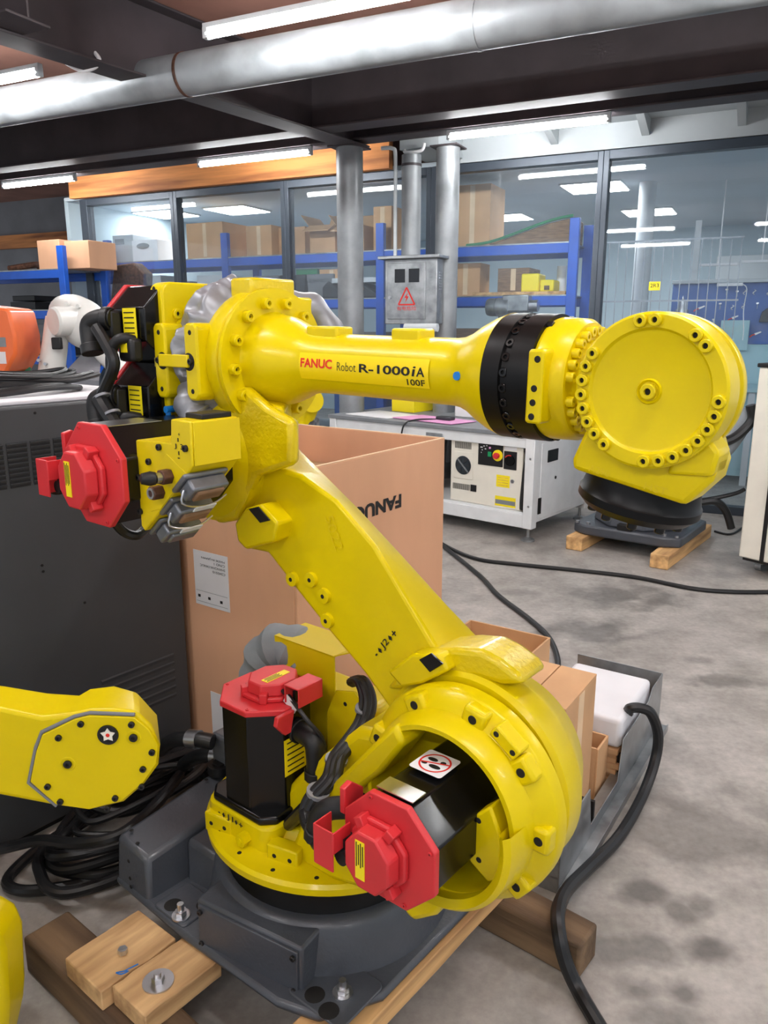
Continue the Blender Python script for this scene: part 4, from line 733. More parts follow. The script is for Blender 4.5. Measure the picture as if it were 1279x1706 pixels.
r_.part('front_box', MB().hexa([fbx(0, 0, .15), fbx(1, 0, .15), fbx(1, .2, .15), fbx(0, .2, .15), fbx(0, .004, .278), fbx(1, .004, .278), fbx(1, .2, .278), fbx(0, .2, .278)]), 'greypaint', base, bevel=.007)
r_.part('front_cover', MB().hexa([fbx(.03, -.005, .16), fbx(.97, -.005, .16), fbx(.97, .004, .16), fbx(.03, .004, .16), fbx(.03, -.002, .268), fbx(.97, -.002, .268), fbx(.97, .006, .268), fbx(.03, .006, .268)]), 'greypaint', base, bevel=.002)
for (u, z) in ((.06, .255), (.94, .255), (.06, .172), (.94, .172)): r_.inst('cover_screw', BOLT_K, fbx(u, -.004, z), fn_, base)
r_.part('foot_pad', MB().prism(rrect(.135, .295, -.285, -.14, .02), (0, 0, .17), X, Y, Z, 0, .006), 'greypaint', base, bevel=.003)
r_.part('foot_pad', MB().prism(rrect(-.295, -.175, -.315, -.21, .012), (0, 0, .17), X, Y, Z, 0, .006), 'greypaint', base, bevel=.003)
for (x, y) in ((.195, -.255), (.245, -.265), (-.255, -.285), (-.195, -.235)): r_.part('foot_hole', MB().lathe([(0, .022), (.0015, .018), (.0015, 0)], (x, y, .176), Z, 20), 'hole', base)
ZB = MB().lathe([(0, 0), (0, .022), (.004, .022), (.004, .013)], (0, 0, 0), Z, 20).prism(ngon(.014, 6), (0, 0, .004), X, Y, Z, 0, .012).cyl((0, 0, .016), (0, 0, .034), .008, seg=14).mesh('anchor_bolt', 'zincbolt')
for (x, y) in ((.238, -.215), (-.21, -.295)): r_.inst('anchor_bolt', ZB, (x, y, .176), (0, 0, 1), base)
for (x, y, z) in ((-.44, -.27, .291), (-.40, -.28, .277), (-.44, -.03, .318)): r_.inst('bolt_hole', HOLE_S, (x, y, z), (0, 0, 1), base)
for (y, z) in ((-.26, .25), (-.235, .2), (-.25, .175)): r_.inst('bolt_hole', HOLE_S, (-.4605 + .07, -.314, z), (0, -1, 0), base)
pp = r_.part('pipe_fitting', MB().cyl((-.44, .02, .32), (-.44, .02, .345), .035).cyl((-.44, .02, .345), (-.44, .02, .350), .02), 'black_matte', base)
r_.part('connector_panel', MB().box(-.475, -.36, .02, .26, .25, .43), 'grey_connector', base, bevel=.01)
for i in range(2): a = V((-.44, -.0 + .08 * i, .42 - .09 * i)); r_.part('cable_gland', MB().tube([a, a + V((-.05, -.02, .0)), a + V((-.14, -.03, -.03)), a + V((-.26, .0, -.12))], .022, 12), 'cable', base); r_.part('gland_ring', MB().cyl(a + V((-.04, -.015, 0)), a + V((-.075, -.025, -.005)), .026), 'steel', base)
r_.part('seal_ring', MB().lathe([(0, .21), (.0, .255), (.01, .250), (.085, .246), (.086, .21)], BC + Z * .283, Z, 56), 'black_ring')
# ---- turntable
TCn = V((-.025, .05, 0)); tt_ = r_.part('turntable', MB().lathe([(0, 0), (0, .305), (.005, .315), (.022, .317), (.030, .310), (.034, .25), (.046, .225), (.075, .20), (.075, 0)], TCn + Z * .362, Z, 80), 'yellow')
for i in range(18): a = R(20 * i + 5); r_.inst('bolt_hole', HOLE_S, TCn + V((.290 * math.cos(a), .290 * math.sin(a), .3932)), (0, 0, 1), tt_)
M1 = V((-.10, -.095, 0))
r_.part('motor_plinth', MB().prism(rrect(-.215, .015, -.21, .05, .035, 5), (0, 0, .38), X, Y, Z, 0, .075, .97), 'yellow', tt_, bevel=.008)
for (x, y, a) in ((-.155, -.20, 10), (.045, -.185, 14)):
    ex = V((math.cos(R(a)), math.sin(R(a)), 0)); b = r_.part('mount_block', MB().obox((x, y, .405), ex, Z.cross(ex), Z, .04, .018, .025), 'yellow', tt_, bevel=.004)
    for q in (-.02, .02): r_.inst('bolt_hole', HOLE_S, V((x, y, .405)) + ex * q - Z.cross(ex) * .018, -Z.cross(ex), tt_)
r_.part('hex_plug', MB().prism(ngon(.016, 6), (-.06, -.215, .412), X, Z, -Y, -.02, .014).cyl((-.06, -.229, .412), (-.06, -.231, .412), .007), 'yellow', tt_)
def axis_mark(p, ex, ey, size, txt, par, wd=None):
    m = MB(); f = plane_fn(p, ex, ey); k = size
    q = lambda pts: m.add([f(x * k, y * k) for x, y in pts], [tuple(range(len(pts)))])
    q([(0, .4), (.35, .4), (.35, .6), (0, .6)])
    for x0 in (.75, 3.15): q([(x0, .5), (x0 + .28, .12), (x0 + .56, .5), (x0 + .28, .88)])
    text(m, txt, lambda x, y: f(1.55 * k + x, y), width=1.35 * k, height=k, bold=.01)
    q([(3.95, .42), (4.65, .42), (4.65, .58), (3.95, .58)]); q([(4.22, .15), (4.38, .15), (4.38, .85), (4.22, .85)])
    return r_.part('lettering', m, 'ink', par)
axis_mark((-.155, -.2112, .428), X, Z, .0185, 'J1', tt_)
# ---- shoulder casting round the J2 motor
J2 = V((.462, 0, .706)); J3 = V((-.261, 0, 1.257))
sh = r_.part('shoulder_ring', MB().lathe([(-.06, 0), (-.06, .145), (.195, .147), (.205, .151), (.205, .160), (.195, .166), (.16, .174), (.15, .186), (.137, .202), (.13, .205), (.105, .205), (.098, .199), (.098, 0)], J2, -Y, 72), 'yellow')
# turret body below and to the left of the motor opening
r_.part('turret_web', MB().prism([(-.10, .38), (.24, .38), (.42, .45), (.56, .52), (.462, .53), (.36, .58), (.30, .66), (.30, .76), (.20, .74), (.06, .60), (-.06, .47)], (0, 0, 0), X, Z, -Y, -.10, .125), 'yellow', sh, bevel=.02)
r_.part('turret_front_web', MB().prism([(.03, .385), (.16, .385), (.30, .42), (.42, .47), (.53, .545), (.46, .552), (.36, .59), (.315, .66), (.30, .70), (.22, .64), (.08, .50)], (0, 0, 0), X, Z, -Y, .12, .17), 'yellow', sh, bevel=.015)
r_.part('opening_strut', MB().prism([(.13, .56), (.16, .545), (.34, .735), (.395, .815), (.375, .85), (.33, .80)], (0, 0, 0), X, Z, -Y, .13, .215), 'yellow', sh, bevel=.01)
r_.part('lower_lip', MB().lathe([(.165, .150), (.165, .178), (.225, .172), (.235, .163), (.225, .150), (.165, .150)], J2 + V((-.006, 0, -.006)), -Y, 40, 195, 372), 'yellow', sh)
r_.part('bottom_lug', MB().prism([(.385, .455), (.413, .442), (.462, .48), (.485, .53), (.41, .545)], (0, 0, 0), X, Z, -Y, .13, .205), 'yellow', sh, bevel=.012)
r_.part('side_pad', MB().prism([(.535, .64), (.545, .735), (.575, .765), (.60, .71), (.60, .63), (.575, .615)], (0, 0, 0), X, Z, -Y, .17, .208), 'yellow', sh, bevel=.005)
for (x, z) in ((.553, .728), (.556, .652)): r_.inst('bolt_hole', HOLE_S, (x, -.208, z), (0, -1, 0), sh)
for i, (x, z) in enumerate(((.381, .868), (.51, .894), (.614, .825), (.637, .704), (.60, .60), (.29, .77))):
    d = V((x - J2.x, 0, z - J2.z)).normalized(); e = d.cross(Y); c = J2 + d * .182
    r_.part('pad', MB().obox(c - Y * .138, e, d, Y, .024, .019, .026), 'yellow', sh, bevel=.007); r_.inst('bolt_hole', HOLE, c - Y * .1643, (0, -1, 0), sh)
d = V((.11, 0, .155)).normalized(); e = d.cross(Y); b = r_.part('pad', MB().obox(J2 + d * .19 - Y * .138, e, d, Y, .03, .013, .026), 'yellow', sh, bevel=.004)
for q in (-.02, .02): r_.inst('bolt_hole', HOLE_S, J2 + d * .19 + e * q - Y * .1643, (0, -1, 0), sh)
# ---- sheet cover behind the J1 motor
cv = r_.part('sheet_cover', MB().box(-.205, .0, .03, .033, .45, .79).box(-.205, .0, .03, .14, .788, .791).hexa([(.0, .03, .79), (.10, .03, .835), (.10, .14, .835), (.0, .14, .79), (.0, .03, .793), (.10, .03, .838), (.10, .14, .838), (.0, .14, .793)]), 'yellow_sheet')
r_.part('cable_bracket', MB().prism([(.0, .45), (.14, .45), (.14, .70), (.09, .74), (.03, .725), (.0, .66)], (0, 0, 0), X, Z, Y, .0, .006), 'yellow_sheet', cv, bevel=.002)
r_.inst('bolt_hole', HOLE_S, (.06, .0, .70), (0, -1, 0), cv)
r_.part('bellows_cover', MB().tube([(-.27, .06, .45), (-.285, .055, .60), (-.27, .06, .70), (-.21, .075, .745), (-.15, .09, .72)], lambda u: .06 + .006 * math.sin(u * 40), 18), 'fabric_grey')
r_.part('turret_post', MB().box(-.22, .1, .035, .16, .38, .68), 'yellow', bevel=.02)
# ---- servo motors
def motor(nm, o, ex, ey, ez, L, Rm=.104, big=True, label=None, boss=True):
    o = V(o); P = lambda a, b, c: o + ex * a + ey * b + ez * c
    b = r_.part(nm, MB().prism(oct_(Rm * .955), o, ex, ey, ez, 0, L - .014).prism(oct_(Rm * .75), o, ex, ey, ez, L - .02, L - .006), 'black', bevel=.003, label=label)
    cap = r_.part('motor_cap', MB().prism(oct_(Rm), o, ex, ey, ez, L - .014, L), 'red', b, bevel=.0025, label='red plastic end cap')
    for i in range(8):
        if i % 2 == 0 or not big: a = R(45 * i + 22.5); r_.inst('cap_screw', BOLT_S, P(Rm * .9 * math.cos(a), Rm * .9 * math.sin(a), L), ez, b)
    if not boss: return b
    k = Rm / .104; q = .012
    r_.part('cap_boss', MB().prism([(x * .062 * k - q * .0, y * .066 * k) for x, y in OCT], P(-.012, -.006, 0), ex, ey, ez, L, L + .012).prism([(x * .053 * k, y * .060 * k) for x, y in OCT], P(-.014, -.008, 0), ex, ey, ez, L + .012, L + .040, .95), 'red', b, bevel=.0035)
    for a in (60, -60, 120): d = ex * math.cos(R(a)) + ey * math.sin(R(a)); r_.part('boss_lug', MB().obox(P(-.012, -.006, L + .012) + d * .062, d, ez.cross(d), ez, .010, .009, .012), 'red', b, bevel=.002)
    lb = r_.part('rating_label', MB().obox(P(-.026, -.006, L + .0405), ex, ey, ez, .010, .036, .0006), 'label_y', b)
    for j in range(4): r_.part('print_line', MB().obox(P(-.033 + .0045 * j, .004, L + .0413), ex, ey, ez, .0009, .023 - .004 * (j % 2), .0003), 'ink', b)
    # folded red bracket at the side and its arm
    br = MB(); x0 = -Rm - .018
    br.obox(P(x0, -.012, L + .028), ex, ey, ez, .0016, .038, .022).obox(P(x0 + .022, -.012, L + .049), ex, ey, ez, .022, .038, .0016).obox(P(x0 + .044, .005, L + .028), ex, ey, ez, .0016, .020, .022)
    r_.part('cap_bracket', br, 'red', b, bevel=.001); r_.part('bracket_arm', MB().prism([(0, 0), (.05, .012), (.05, .03), (.02, .055), (0, .05)], P(-Rm * .99, .025, L - .002), -ez, ey, ex, -.006, .006), 'red', b, bevel=.002)
    r_.part('sensor_plug', MB().cyl(P(-Rm + .03, -.03, L + .012), P(-Rm + .03, -.03, L + .035), .013).obox(P(-.085, -.02, L + .014), ex, ey, ez, .012, .022, .012), 'black_matte', b)
    return b
def elbow(par, pts, r, rings=True):
    o = r_.part('connector_elbow', MB().tube(pts, r, 16, 5), 'black_matte', par, bevel=0)
    if rings:
        d = (V(pts[1]) - V(pts[0])).normalized(); e = (V(pts[-1]) - V(pts[-2])).normalized()
        r_.part('connector_nut', MB().prism(ngon(r * 1.25, 12), V(pts[0]), *basis(d), .004, .022), 'black_matte', par, bevel=.002); r_.part('connector_nut', MB().prism(ngon(r * 1.22, 12), V(pts[-1]), *basis(e), -.012, .01), 'black_matte', par, bevel=.002)
    return o
m1 = motor('j1_motor', M1 + Z * .465, -X, -Y, Z, .257, .113)
r_.part('motor_flange', MB().prism([(x, y) for x, y in ((-.108, -.08), (-.08, -.108), (.08, -.108), (.108, -.08), (.108, .08), (.08, .108), (-.08, .108), (-.108, .08))], M1, X, Y, Z, .453, .474), 'black', m1, bevel=.006)
lb = r_.part('type_label', MB().obox(M1 + V((.1005, -.01, .60)), Y, Z, X, .034, .045, .0006), 'label_y', m1)
for j in range(6): r_.part('print_line', MB().obox(M1 + V((.1012, -.01, .565 + .014 * j)), Y, Z, X, .026, .0016, .0003), 'ink', m1)
m2 = motor('j2_motor', J2 + V((-.004, -.05, -.008)), X, Z, -Y, .287, .104)
# sticker: no stepping
sc_o = J2 + V((-.004, 0, -.008)) + Z * .0997; sx = lambda x, y, h=0: sc_o + V((x, 0, h)) + V((0, y, 0))
st = r_.part('no_step_sticker', MB().prism(rrect(-.034, .034, -.238, -.17, .006), sc_o - Z * .0, X, Y, Z, 0, .0008), 'white', m2)
cN = (.0, -.204); ring = MB()
ring.lathe([(0, .026), (0, .0295)], sx(cN[0], cN[1], .0012), Z, 40); ring.obox(sx(cN[0], cN[1], .0013), (X * .94 + Y * .34), (Y * .94 - X * .34), Z, .027, .0016, .0001)
r_.part('prohibition_ring', ring, 'ink_red', m2)
ft = MB()
for (a, b, ra, rb) in ((-.010, .008, .0105, .0055), (.012, .0085, .0055, .0048), (.006, -.010, .012, .0058), (-.017, -.009, .006, .0045)): ft.add([sx(cN[0] + a + ra * math.cos(2 * math.pi * i / 16), cN[1] + b + rb * math.sin(2 * math.pi * i / 16), .0011) for i in range(16)], [tuple(range(16))])
r_.part('footprint_mark', ft, 'ink', m2)
r_.part('metal_strip', MB().box(J2.x - .04, J2.x + .036, -.322, -.286, sc_o.z - .0005, sc_o.z + .0012), 'steel', m2)
m3 = motor('j3_motor', J3 + V((0, -.10, 0)), X, Z, -Y, .291, .112)
r_.part('metal_strip', MB().box(J3.x - .042, J3.x + .042, -.375, -.25, J3.z + .0985, J3.z + .0998), 'steel', m3)
m4 = motor('j4_motor', (-.34, -.108, 1.552), -Y, Z, -X, .145, .096, False, boss=False); m5 = motor('j5_motor', (-.34, -.112, 1.382), -Y, Z, -X, .145, .096, False, boss=False)
m6 = motor('j6_motor', (-.34, .09, 1.46), -Y, Z, -X, .145, .09, False, boss=False)
for mm, zc in ((m4, 1.552), (m5, 1.382)):
    yf = -.108 - .0885
    r_.part('type_label', MB().box(-.415, -.365, yf - .0012, yf, zc - .03, zc + .035), 'label_y', mm)
    for j in range(5): r_.part('print_line', MB().box(-.41, -.372, yf - .0018, yf - .0012, zc - .02 + .011 * j, zc - .0175 + .011 * j), 'ink', mm)
    r_.part('terminal_box', MB().box(-.455, -.42, yf - .03, yf, zc - .03, zc + .03), 'black_matte', mm, bevel=.006); r_.part('connector_body', MB().box(-.40, -.345, yf - .03, yf, zc - .08, zc - .03), 'black_matte', mm, bevel=.008)
    r_.part('small_tag', MB().box(-.385, -.362, yf - .0315, yf - .03, zc - .06, zc - .04), 'label_y', mm)
    elbow(mm, [(-.365, yf - .01, zc - .035), (-.372, yf - .035, zc - .03), (-.39, yf - .045, zc - .045), (-.405, yf - .045, zc - .075), (-.408, yf - .045, zc - .12)], .012, False)
    elbow(mm, [(-.425, yf - .02, zc + .012), (-.455, yf - .035, zc + .012), (-.478, yf - .045, zc - .0), (-.478, yf - .048, zc - .025), (-.468, yf - .05, zc - .055)], .021)
def rp(x, y, Yv): return pix(FR, x, y, 'y', Yv)
r_.part('motor_cable', MB().tube([rp(160, 545, -.25), rp(176, 572, -.25), rp(190, 605, -.25), rp(178, 640, -.25), rp(170, 655, -.25)], .013), 'cable', m4)
r_.part('motor_cable', MB().tube([rp(165, 665, -.26), rp(180, 690, -.26), rp(198, 715, -.25), rp(215, 728, -.2), rp(240, 735, -.12)], .018), 'cable', m5)
for (x, y) in ((170, 662), (186, 690), (202, 722)): p = rp(x, y, -.255); r_.part('cable_tie', MB().lathe([(0, .0), (-.003, .0205), (.003, .0205), (.003, 0)], p, V((.5, 0, -.8)), 16), 'fabric', m5)
r_.part('motor_cable', MB().tube([rp(185, 862, -.3), rp(205, 885, -.27), rp(228, 892, -.24), rp(245, 878, -.2)], .011), 'cable', m3); r_.part('motor_cable', MB().tube([rp(95, 790, -.4), rp(84, 800, -.4), rp(82, 815, -.4), rp(95, 820, -.38), rp(112, 815, -.36)], .006), 'cable', m3)
# J1 / J2 connectors and cables
elbow(m1, [M1 + V((.09, .0, .655)), M1 + V((.13, -.005, .655)), M1 + V((.160, -.01, .650)), M1 + V((.168, -.012, .62)), M1 + V((.168, -.012, .575))], .023)
r_.part('motor_cable', MB().tube([M1 + V((.168, -.012, .58)), M1 + V((.155, -.02, .50)), M1 + V((.115, -.05, .445)), rp(520, 1335, -.2), rp(512, 1355, -.25), rp(520, 1375, -.28)], .015), 'cable', m1)
r_.part('motor_cable', MB().tube([M1 + V((.055, -.01, .745)), M1 + V((.09, -.015, .74)), M1 + V((.15, -.02, .705)), M1 + V((.18, -.0, .655)), M1 + V((.175, .0, .58)), M1 + V((.16, -.01, .50))], .005, 8), 'cable', m1)
r_.part('cable_tag', MB().obox(M1 + V((.10, -.02, .727)), V((.85, 0, -.5)).normalized(), Y, V((.5, 0, .85)).normalized(), .02, .001, .011), 'paper', m1)
for k in range(5):
    o = V((0, .011 * math.cos(k * 1.3), .0)) + X * .011 * math.sin(k * 1.3)
    r_.part('cable_bundle', MB().tube([rp(588, 1136, .03) + o * .6, rp(603, 1136, .01) + o * .8, rp(613, 1165, -.01) + o, rp(606, 1200, -.05) + o, rp(585, 1232, -.10) + o, rp(562, 1262, -.15) + o, rp(552, 1295, -.20) + o, rp(525, 1325, -.235) + o, rp(515, 1350, -.25) + o, rp(520, 1375, -.27) + o], .010), 'cable', sh)
for (x, y, Yv) in ((609, 1182, -.03), (560, 1266, -.155), (530, 1319, -.23)): r_.part('cable_tie', MB().lathe([(-.004, 0), (-.004, .024), (.004, .024), (.004, 0)], rp(x, y, Yv), V((.25, 0, 1)), 18), 'fabric', sh)
elbow(m2, [rp(604, 1343, -.27), rp(575, 1345, -.275), rp(548, 1348, -.285), rp(532, 1362, -.29), rp(528, 1388, -.29)], .021)
r_.part('motor_cable', MB().tube([rp(528, 1388, -.29), rp(522, 1402, -.3), rp(530, 1412, -.32), rp(545, 1406, -.34), rp(556, 1398, -.35)], .008), 'cable', m2)
r_.part('motor_cable', MB().tube([rp(530, 1385, -.285), rp(514, 1375, -.28), rp(510, 1350, -.25), rp(520, 1330, -.2)], .014), 'cable', m2)
# ---- lower arm
# ---- lower arm
ST = [((395, 900), (425, 770), (478, 725)), ((405, 915), (440, 775), (488, 735)), ((445, 922), (500, 790), (545, 794)), ((490, 980), (560, 832), (600, 850)), ((545, 1050), (622, 905), (668, 923)), ((605, 1122), (690, 1020), (745, 1006)), ((652, 1188), (738, 1102), (815, 1078))]
lm = MB(); sec = []
for lo, rg, sl in ST:
    L0, R0, S0 = rp(*lo, -.07), rp(*rg, -.07), rp(*sl, .055); sec.append([L0, R0, S0 + (R0 - S0) * .22 - Y * .006 + V((.004, 0, .004)), S0, V((S0.x + (L0.x - R0.x) * .8, .055, S0.z + (L0.z - R0.z) * .8))])
sec.append([V((.33, -.07, .66)), V((.50, -.07, .80)), V((.47, .03, .83)), V((.46, .055, .80)), V((.34, .055, .68))])
n5 = 5; lm.add([p for q_ in sec for p in q_], [tuple(range(n5))[::-1], tuple((len(sec) - 1) * n5 + k for k in range(n5))] + [(i_ * n5 + k, i_ * n5 + (k + 1) % n5, (i_ + 1) * n5 + (k + 1) % n5, (i_ + 1) * n5 + k) for i_ in range(len(sec) - 1) for k in range(n5)])
la = r_.part('lower_arm', lm, 'yellow', bevel=.010, seg=3, angle=28)
r_.part('arm_hub', MB().lathe([(-.092, 0), (-.092, .198), (-.084, .207), (-.035, .207), (-.015, .198), (.06, .165), (.085, .14), (.085, 0)], J2 + V((-.008, 0, .012)), Y, 72), 'yellow', la)
hs = [rp(*p, -.085) for p in ((640, 1150), (668, 1112), (700, 1085), (760, 1080), (800, 1084), (828, 1099), (858, 1122), (872, 1142), (835, 1143), (790, 1130), (740, 1132), (690, 1150))]
r_.part('hub_shoulder', MB().prism([(p.x, p.z) for p in hs], (0, 0, 0), X, Z, Y, -.085, .01), 'yellow_rough', la, bevel=.012, seg=3)
pg = lambda L, Yv: [(p.x, p.z) for p in (rp(x, y, Yv) for x, y in L)]
sb = r_.part('stop_block', MB().prism(pg([(390, 872), (408, 847), (434, 840), (462, 872), (455, 904), (436, 908), (409, 916), (395, 902)], -.115), (0, 0, 0), X, Z, -Y, .05, .115), 'yellow', la, bevel=.006)
r_.part('rubber_pad', MB().prism(pg([(414, 848), (430, 844), (450, 867), (433, 871)], -.117), (0, 0, 0), X, Z, -Y, .115, .118), 'black_matte', la, bevel=.001)
sq = r_.part('stop_block', MB().prism([(.275, .885), (.335, .94), (.40, .955), (.42, .93), (.36, .885), (.31, .862)], (0, 0, 0), X, Z, -Y, .05, .112), 'yellow', la, bevel=.006)
r_.part('rubber_pad', MB().prism(pg([(698, 1099), (718, 1088), (738, 1106), (716, 1120)], -.114), (0, 0, 0), X, Z, -Y, .111, .115), 'black', la, bevel=.001)
BOSS = MB().lathe([(0, .0), (0, .017), (.009, .016), (.010, .005)], (0, 0, 0), Z, 20).mat(1).lathe([(.010, .005), (.009, 0)], (0, 0, 0), Z, 12).mesh('boss', ['yellow', 'hole'])
for (x, y) in ((489, 964), (520, 965), (542, 992), (547, 1033)): p = rp(x, y, -.07); r_.inst('boss', BOSS, p, (0, -1, 0), la)
p = rp(630, 1098, -.0725); q = rp(663, 1058, -.0725); ex = (q - p); wl_ = ex.length; ex.normalize(); ey = V((-ex.z, 0, ex.x)); ey = ey if ey.z > 0 else -ey
axis_mark(p, ex, ey, wl_ / 4.65, 'J2', la)
p = rp(540, 862, -.072); q = rp(560, 925, -.072); ex = (q - p).normalized(); ey = V((-ex.z, 0, ex.x)); ey = ey if ey.z > 0 else -ey
m = MB(); vs, fs = glyphs('5022'); 
text(m, '5022', plane_fn(p, ex, ey), width=.075, height=.026); r_.part('cast_mark', m, 'yellow_rough', la)
# ---- elbow casting (J3)
el = r_.part('elbow_casting', MB().prism([(-.36, 1.36), (-.34, 1.16), (-.24, 1.10), (-.17, 1.12), (-.10, 1.23), (.012, 1.268), (.015, 1.36), (-.06, 1.385), (-.12, 1.42), (-.34, 1.42)], (0, 0, 0), X, Z, -Y, .075, .105), 'yellow_rough', bevel=.012)
r_.part('casting_core', MB().hexa([(-.30, -.08, 1.24), (-.02, -.08, 1.27), (-.20, .12, 1.27), (-.34, .12, 1.24), (-.33, -.08, 1.42), (-.03, -.08, 1.38), (-.205, .12, 1.40), (-.34, .12, 1.42)]), 'yellow_rough', el, bevel=.012)
r_.part('elbow_hub', MB().lathe([(-.0, 0), (0, .148), (.085, .155), (.10, .15), (.115, .12), (.115, 0)], J3 - Y * .0, -Y, 56), 'yellow', el)
AX = V((-.2, 0, 1.476)); fx = V((math.cos(R(-1)), 0, math.sin(R(-1))))
r_.part('wrist_drive_drum', MB().lathe([(-.03, 0), (-.03, .135), (0, .150), (.02, .153), (.045, .153), (.048, .148), (.052, .148), (.055, .154), (.064, .154), (.064, 0)], AX, fx, 72), 'yellow', el)
r_.part('top_block', MB().box(-.215, -.145, -.055, .075, 1.60, 1.650), 'yellow_rough', el, bevel=.006); r_.part('side_block', MB().box(-.185, -.142, .07, .128, 1.56, 1.612), 'yellow', el, bevel=.006)
r_.part('rear_plate', MB().prism(rrect(-.155, .165, 1.335, 1.643, .025), (0, 0, 0), Y, Z, X, -.372, -.325), 'yellow', el, bevel=.005)
r_.part('rear_drum', MB().lathe([(0, 0), (0, .14), (.04, .135), (.04, 0)], V((-.33, 0, 1.486)), X, 48), 'yellow', el)
for (y, z) in ((-.135, 1.625), (-.135, 1.60), (-.12, 1.365)): pass
for (x, z) in ((-.352, 1.628), (-.352, 1.60), (-.352, 1.37)): r_.inst('bolt_hole', HOLE_S, (x, -.1555, z), (0, -1, 0), el)
r_.inst('plate_bolt', BOLT_Y, (-.325, -.12, 1.575), (1, 0, 0), el)
def ear(xc, flip):
    s_ = 1 if flip else -1
    e = r_.part('ear_plate', MB().prism([(xc - .022, 1.405), (xc - .012, 1.392), (xc + .012, 1.392), (xc + .022, 1.405), (xc + .022, 1.545), (xc + .012, 1.555), (xc - .012, 1.555), (xc - .022, 1.545)], (0, 0, 0), X, Z, -Y, .10, .172), 'yellow', el, bevel=.005)
    for z in (1.412, 1.535): r_.inst('bolt_hole', HOLE_S, (xc, -.1722, z), (0, -1, 0), el)
    r_.part('notch', MB().lathe([(0, .019), (.0012, .016), (.0012, 0)], (xc + .008 * s_ * -1, -.1722, 1.474), -Y, 20), 'hole', el)
ear(-.322, False); ear(-.212, True)
st = r_.part('strap_bar', MB().box(-.318, -.216, -.180, -.1725, 1.462, 1.489), 'yellow_sheet', el, bevel=.002)
for x in (-.324, -.21): r_.inst('strap_screw', BOLT_K, (x, -.174, 1.475), (0, -1, 0), el)
r_.part('air_fitting', MB().cyl((-.31, -.155, 1.367), (-.31, -.175, 1.367), .008).cyl((-.31, -.168, 1.367), (-.31, -.168, 1.345), .006), 'blueplug', el)
# silver fabric sleeve between the plate and the drum
def wob(h, a, r):
    c, s_ = math.cos(a), math.sin(a); k = math.sin(math.pi * min(1, max(0, h / .128)))
    n1 = noise.noise((c * 2.4, s_ * 2.4, h * 14)); n2 = abs(noise.noise((c * 4 + 3, s_ * 4, h * 18 + 5))); n3 = abs(noise.noise((c * 9, s_ * 9 + 2, h * 30)))
    return k * (.012 * n1 - .045 * n2 - .003 * n3 + .008)
prof = [(0, .125)] + [(.003 + .122 * i / 32, 0.137 + .038 * math.sin(math.pi * (i + .8) / 33.6)) for i in range(33)] + [(.13, .13)]
fb = r_.part('fabric_sleeve', MB().lathe(prof, V((-.325, .004, 1.476)), X, 220, wob=wob), 'fabric', el, angle=80)
r_.part('fabric_hump', MB().tube([(-.22, .09, 1.60), (-.19, .135, 1.595), (-.15, .165, 1.565), (-.14, .18, 1.51), (-.15, .18, 1.45)], lambda u: .036 + .006 * math.sin(u * 22), 18), 'fabric', el)
r_.part('fabric_tail', MB().tube([(-.27, -.12, 1.40), (-.255, -.145, 1.375), (-.24, -.14, 1.35), (-.225, -.12, 1.335)], lambda u: .04 - .008 * u + .003 * math.sin(u * 25), 18), 'fabric', el)
# ---- connector box at the elbow
YP = -.350; PLv = [rp(x, y, YP) for x, y in ((225.6, 732.8), (284, 738), (284, 698), (317, 702.5), (320, 777), (310, 793), (268, 850), (241, 885), (235, 876))]; PL = [(p.x, p.z) for p in PLv]
cb = r_.part('connector_box', MB().prism(PL, (0, 0, 0), X, Z, -Y, .24, -YP), 'yellow_sheet', bevel=.003)
xr = PLv[3].x; r_.part('side_cover', MB().box(xr - .001, xr + .003, YP + .004, -.238, PLv[4].z, PLv[3].z - .002), 'yellow_sheet', cb, bevel=.001)
r_.part('top_pad', MB().box(xr - .055, xr - .005, YP + .03, YP + .1, PLv[3].z, PLv[3].z + .01), 'black_matte', cb, bevel=.002)
for s, x, y, h, wd in (('+', 296.5, 726, .0055, .0055), ('J', 290.5, 748, .0105, .0065), ('3', 300.5, 749, .0105, .0075), ('-', 296, 764, .0022, .006)):
    m = MB(); text(m, s, plane_fn(rp(x, y, YP - .0012) - X * wd * .0, X, Z), height=h, width=wd, bold=.01); r_.part('lettering', m, 'ink', cb)
for (x, y) in ((297, 736), (298.5, 758)): p = rp(x, y, YP); r_.part('mark', MB().box(p.x - .001, p.x + .001, YP - .0012, YP, p.z, p.z + .007), 'ink', cb)
for (x, y) in ((266, 745), (249, 769), (232, 795), (235, 852), (310, 747)): r_.inst('box_screw', BOLT_K, rp(x, y, YP), (0, -1, 0), cb)
pv = [rp(x, y, YP) for x, y in ((243, 810), (278, 756), (312, 790), (268, 848), (252, 852))]
r_.part('plate_insert', MB().prism([(p.x, p.z) for p in pv], (0, 0, 0), X, Z, -Y, -YP, -YP + .0012), 'yellow_sheet', cb, bevel=.0006)
p = rp(283, 793, YP); r_.part('hex_gland', MB().prism(ngon(.0155, 6), p, X, Z, -Y, 0, .022), 'rust', cb, bevel=.002); r_.part('gland_thread', MB().cyl(p - Y * .022, p - Y * .034, .0105), 'steel', cb); r_.part('gland_plug', MB().lathe([(0, 0), (0, .012), (.010, .014), (.026, .010), (.03, 0)], p - Y * .032, V((-.35, -.8, .05)), 18), 'black_matte', cb)
p = rp(269, 819, YP); r_.part('hex_gland', MB().prism(ngon(.0145, 6), p, X, Z, -Y, 0, .024), 'rust', cb, bevel=.002); r_.part('gland_end', MB().lathe([(0, .011), (.002, .011), (.002, .007), (-.004, .006), (-.004, 0)], p - Y * .024, -Y, 18), 'galv', cb)
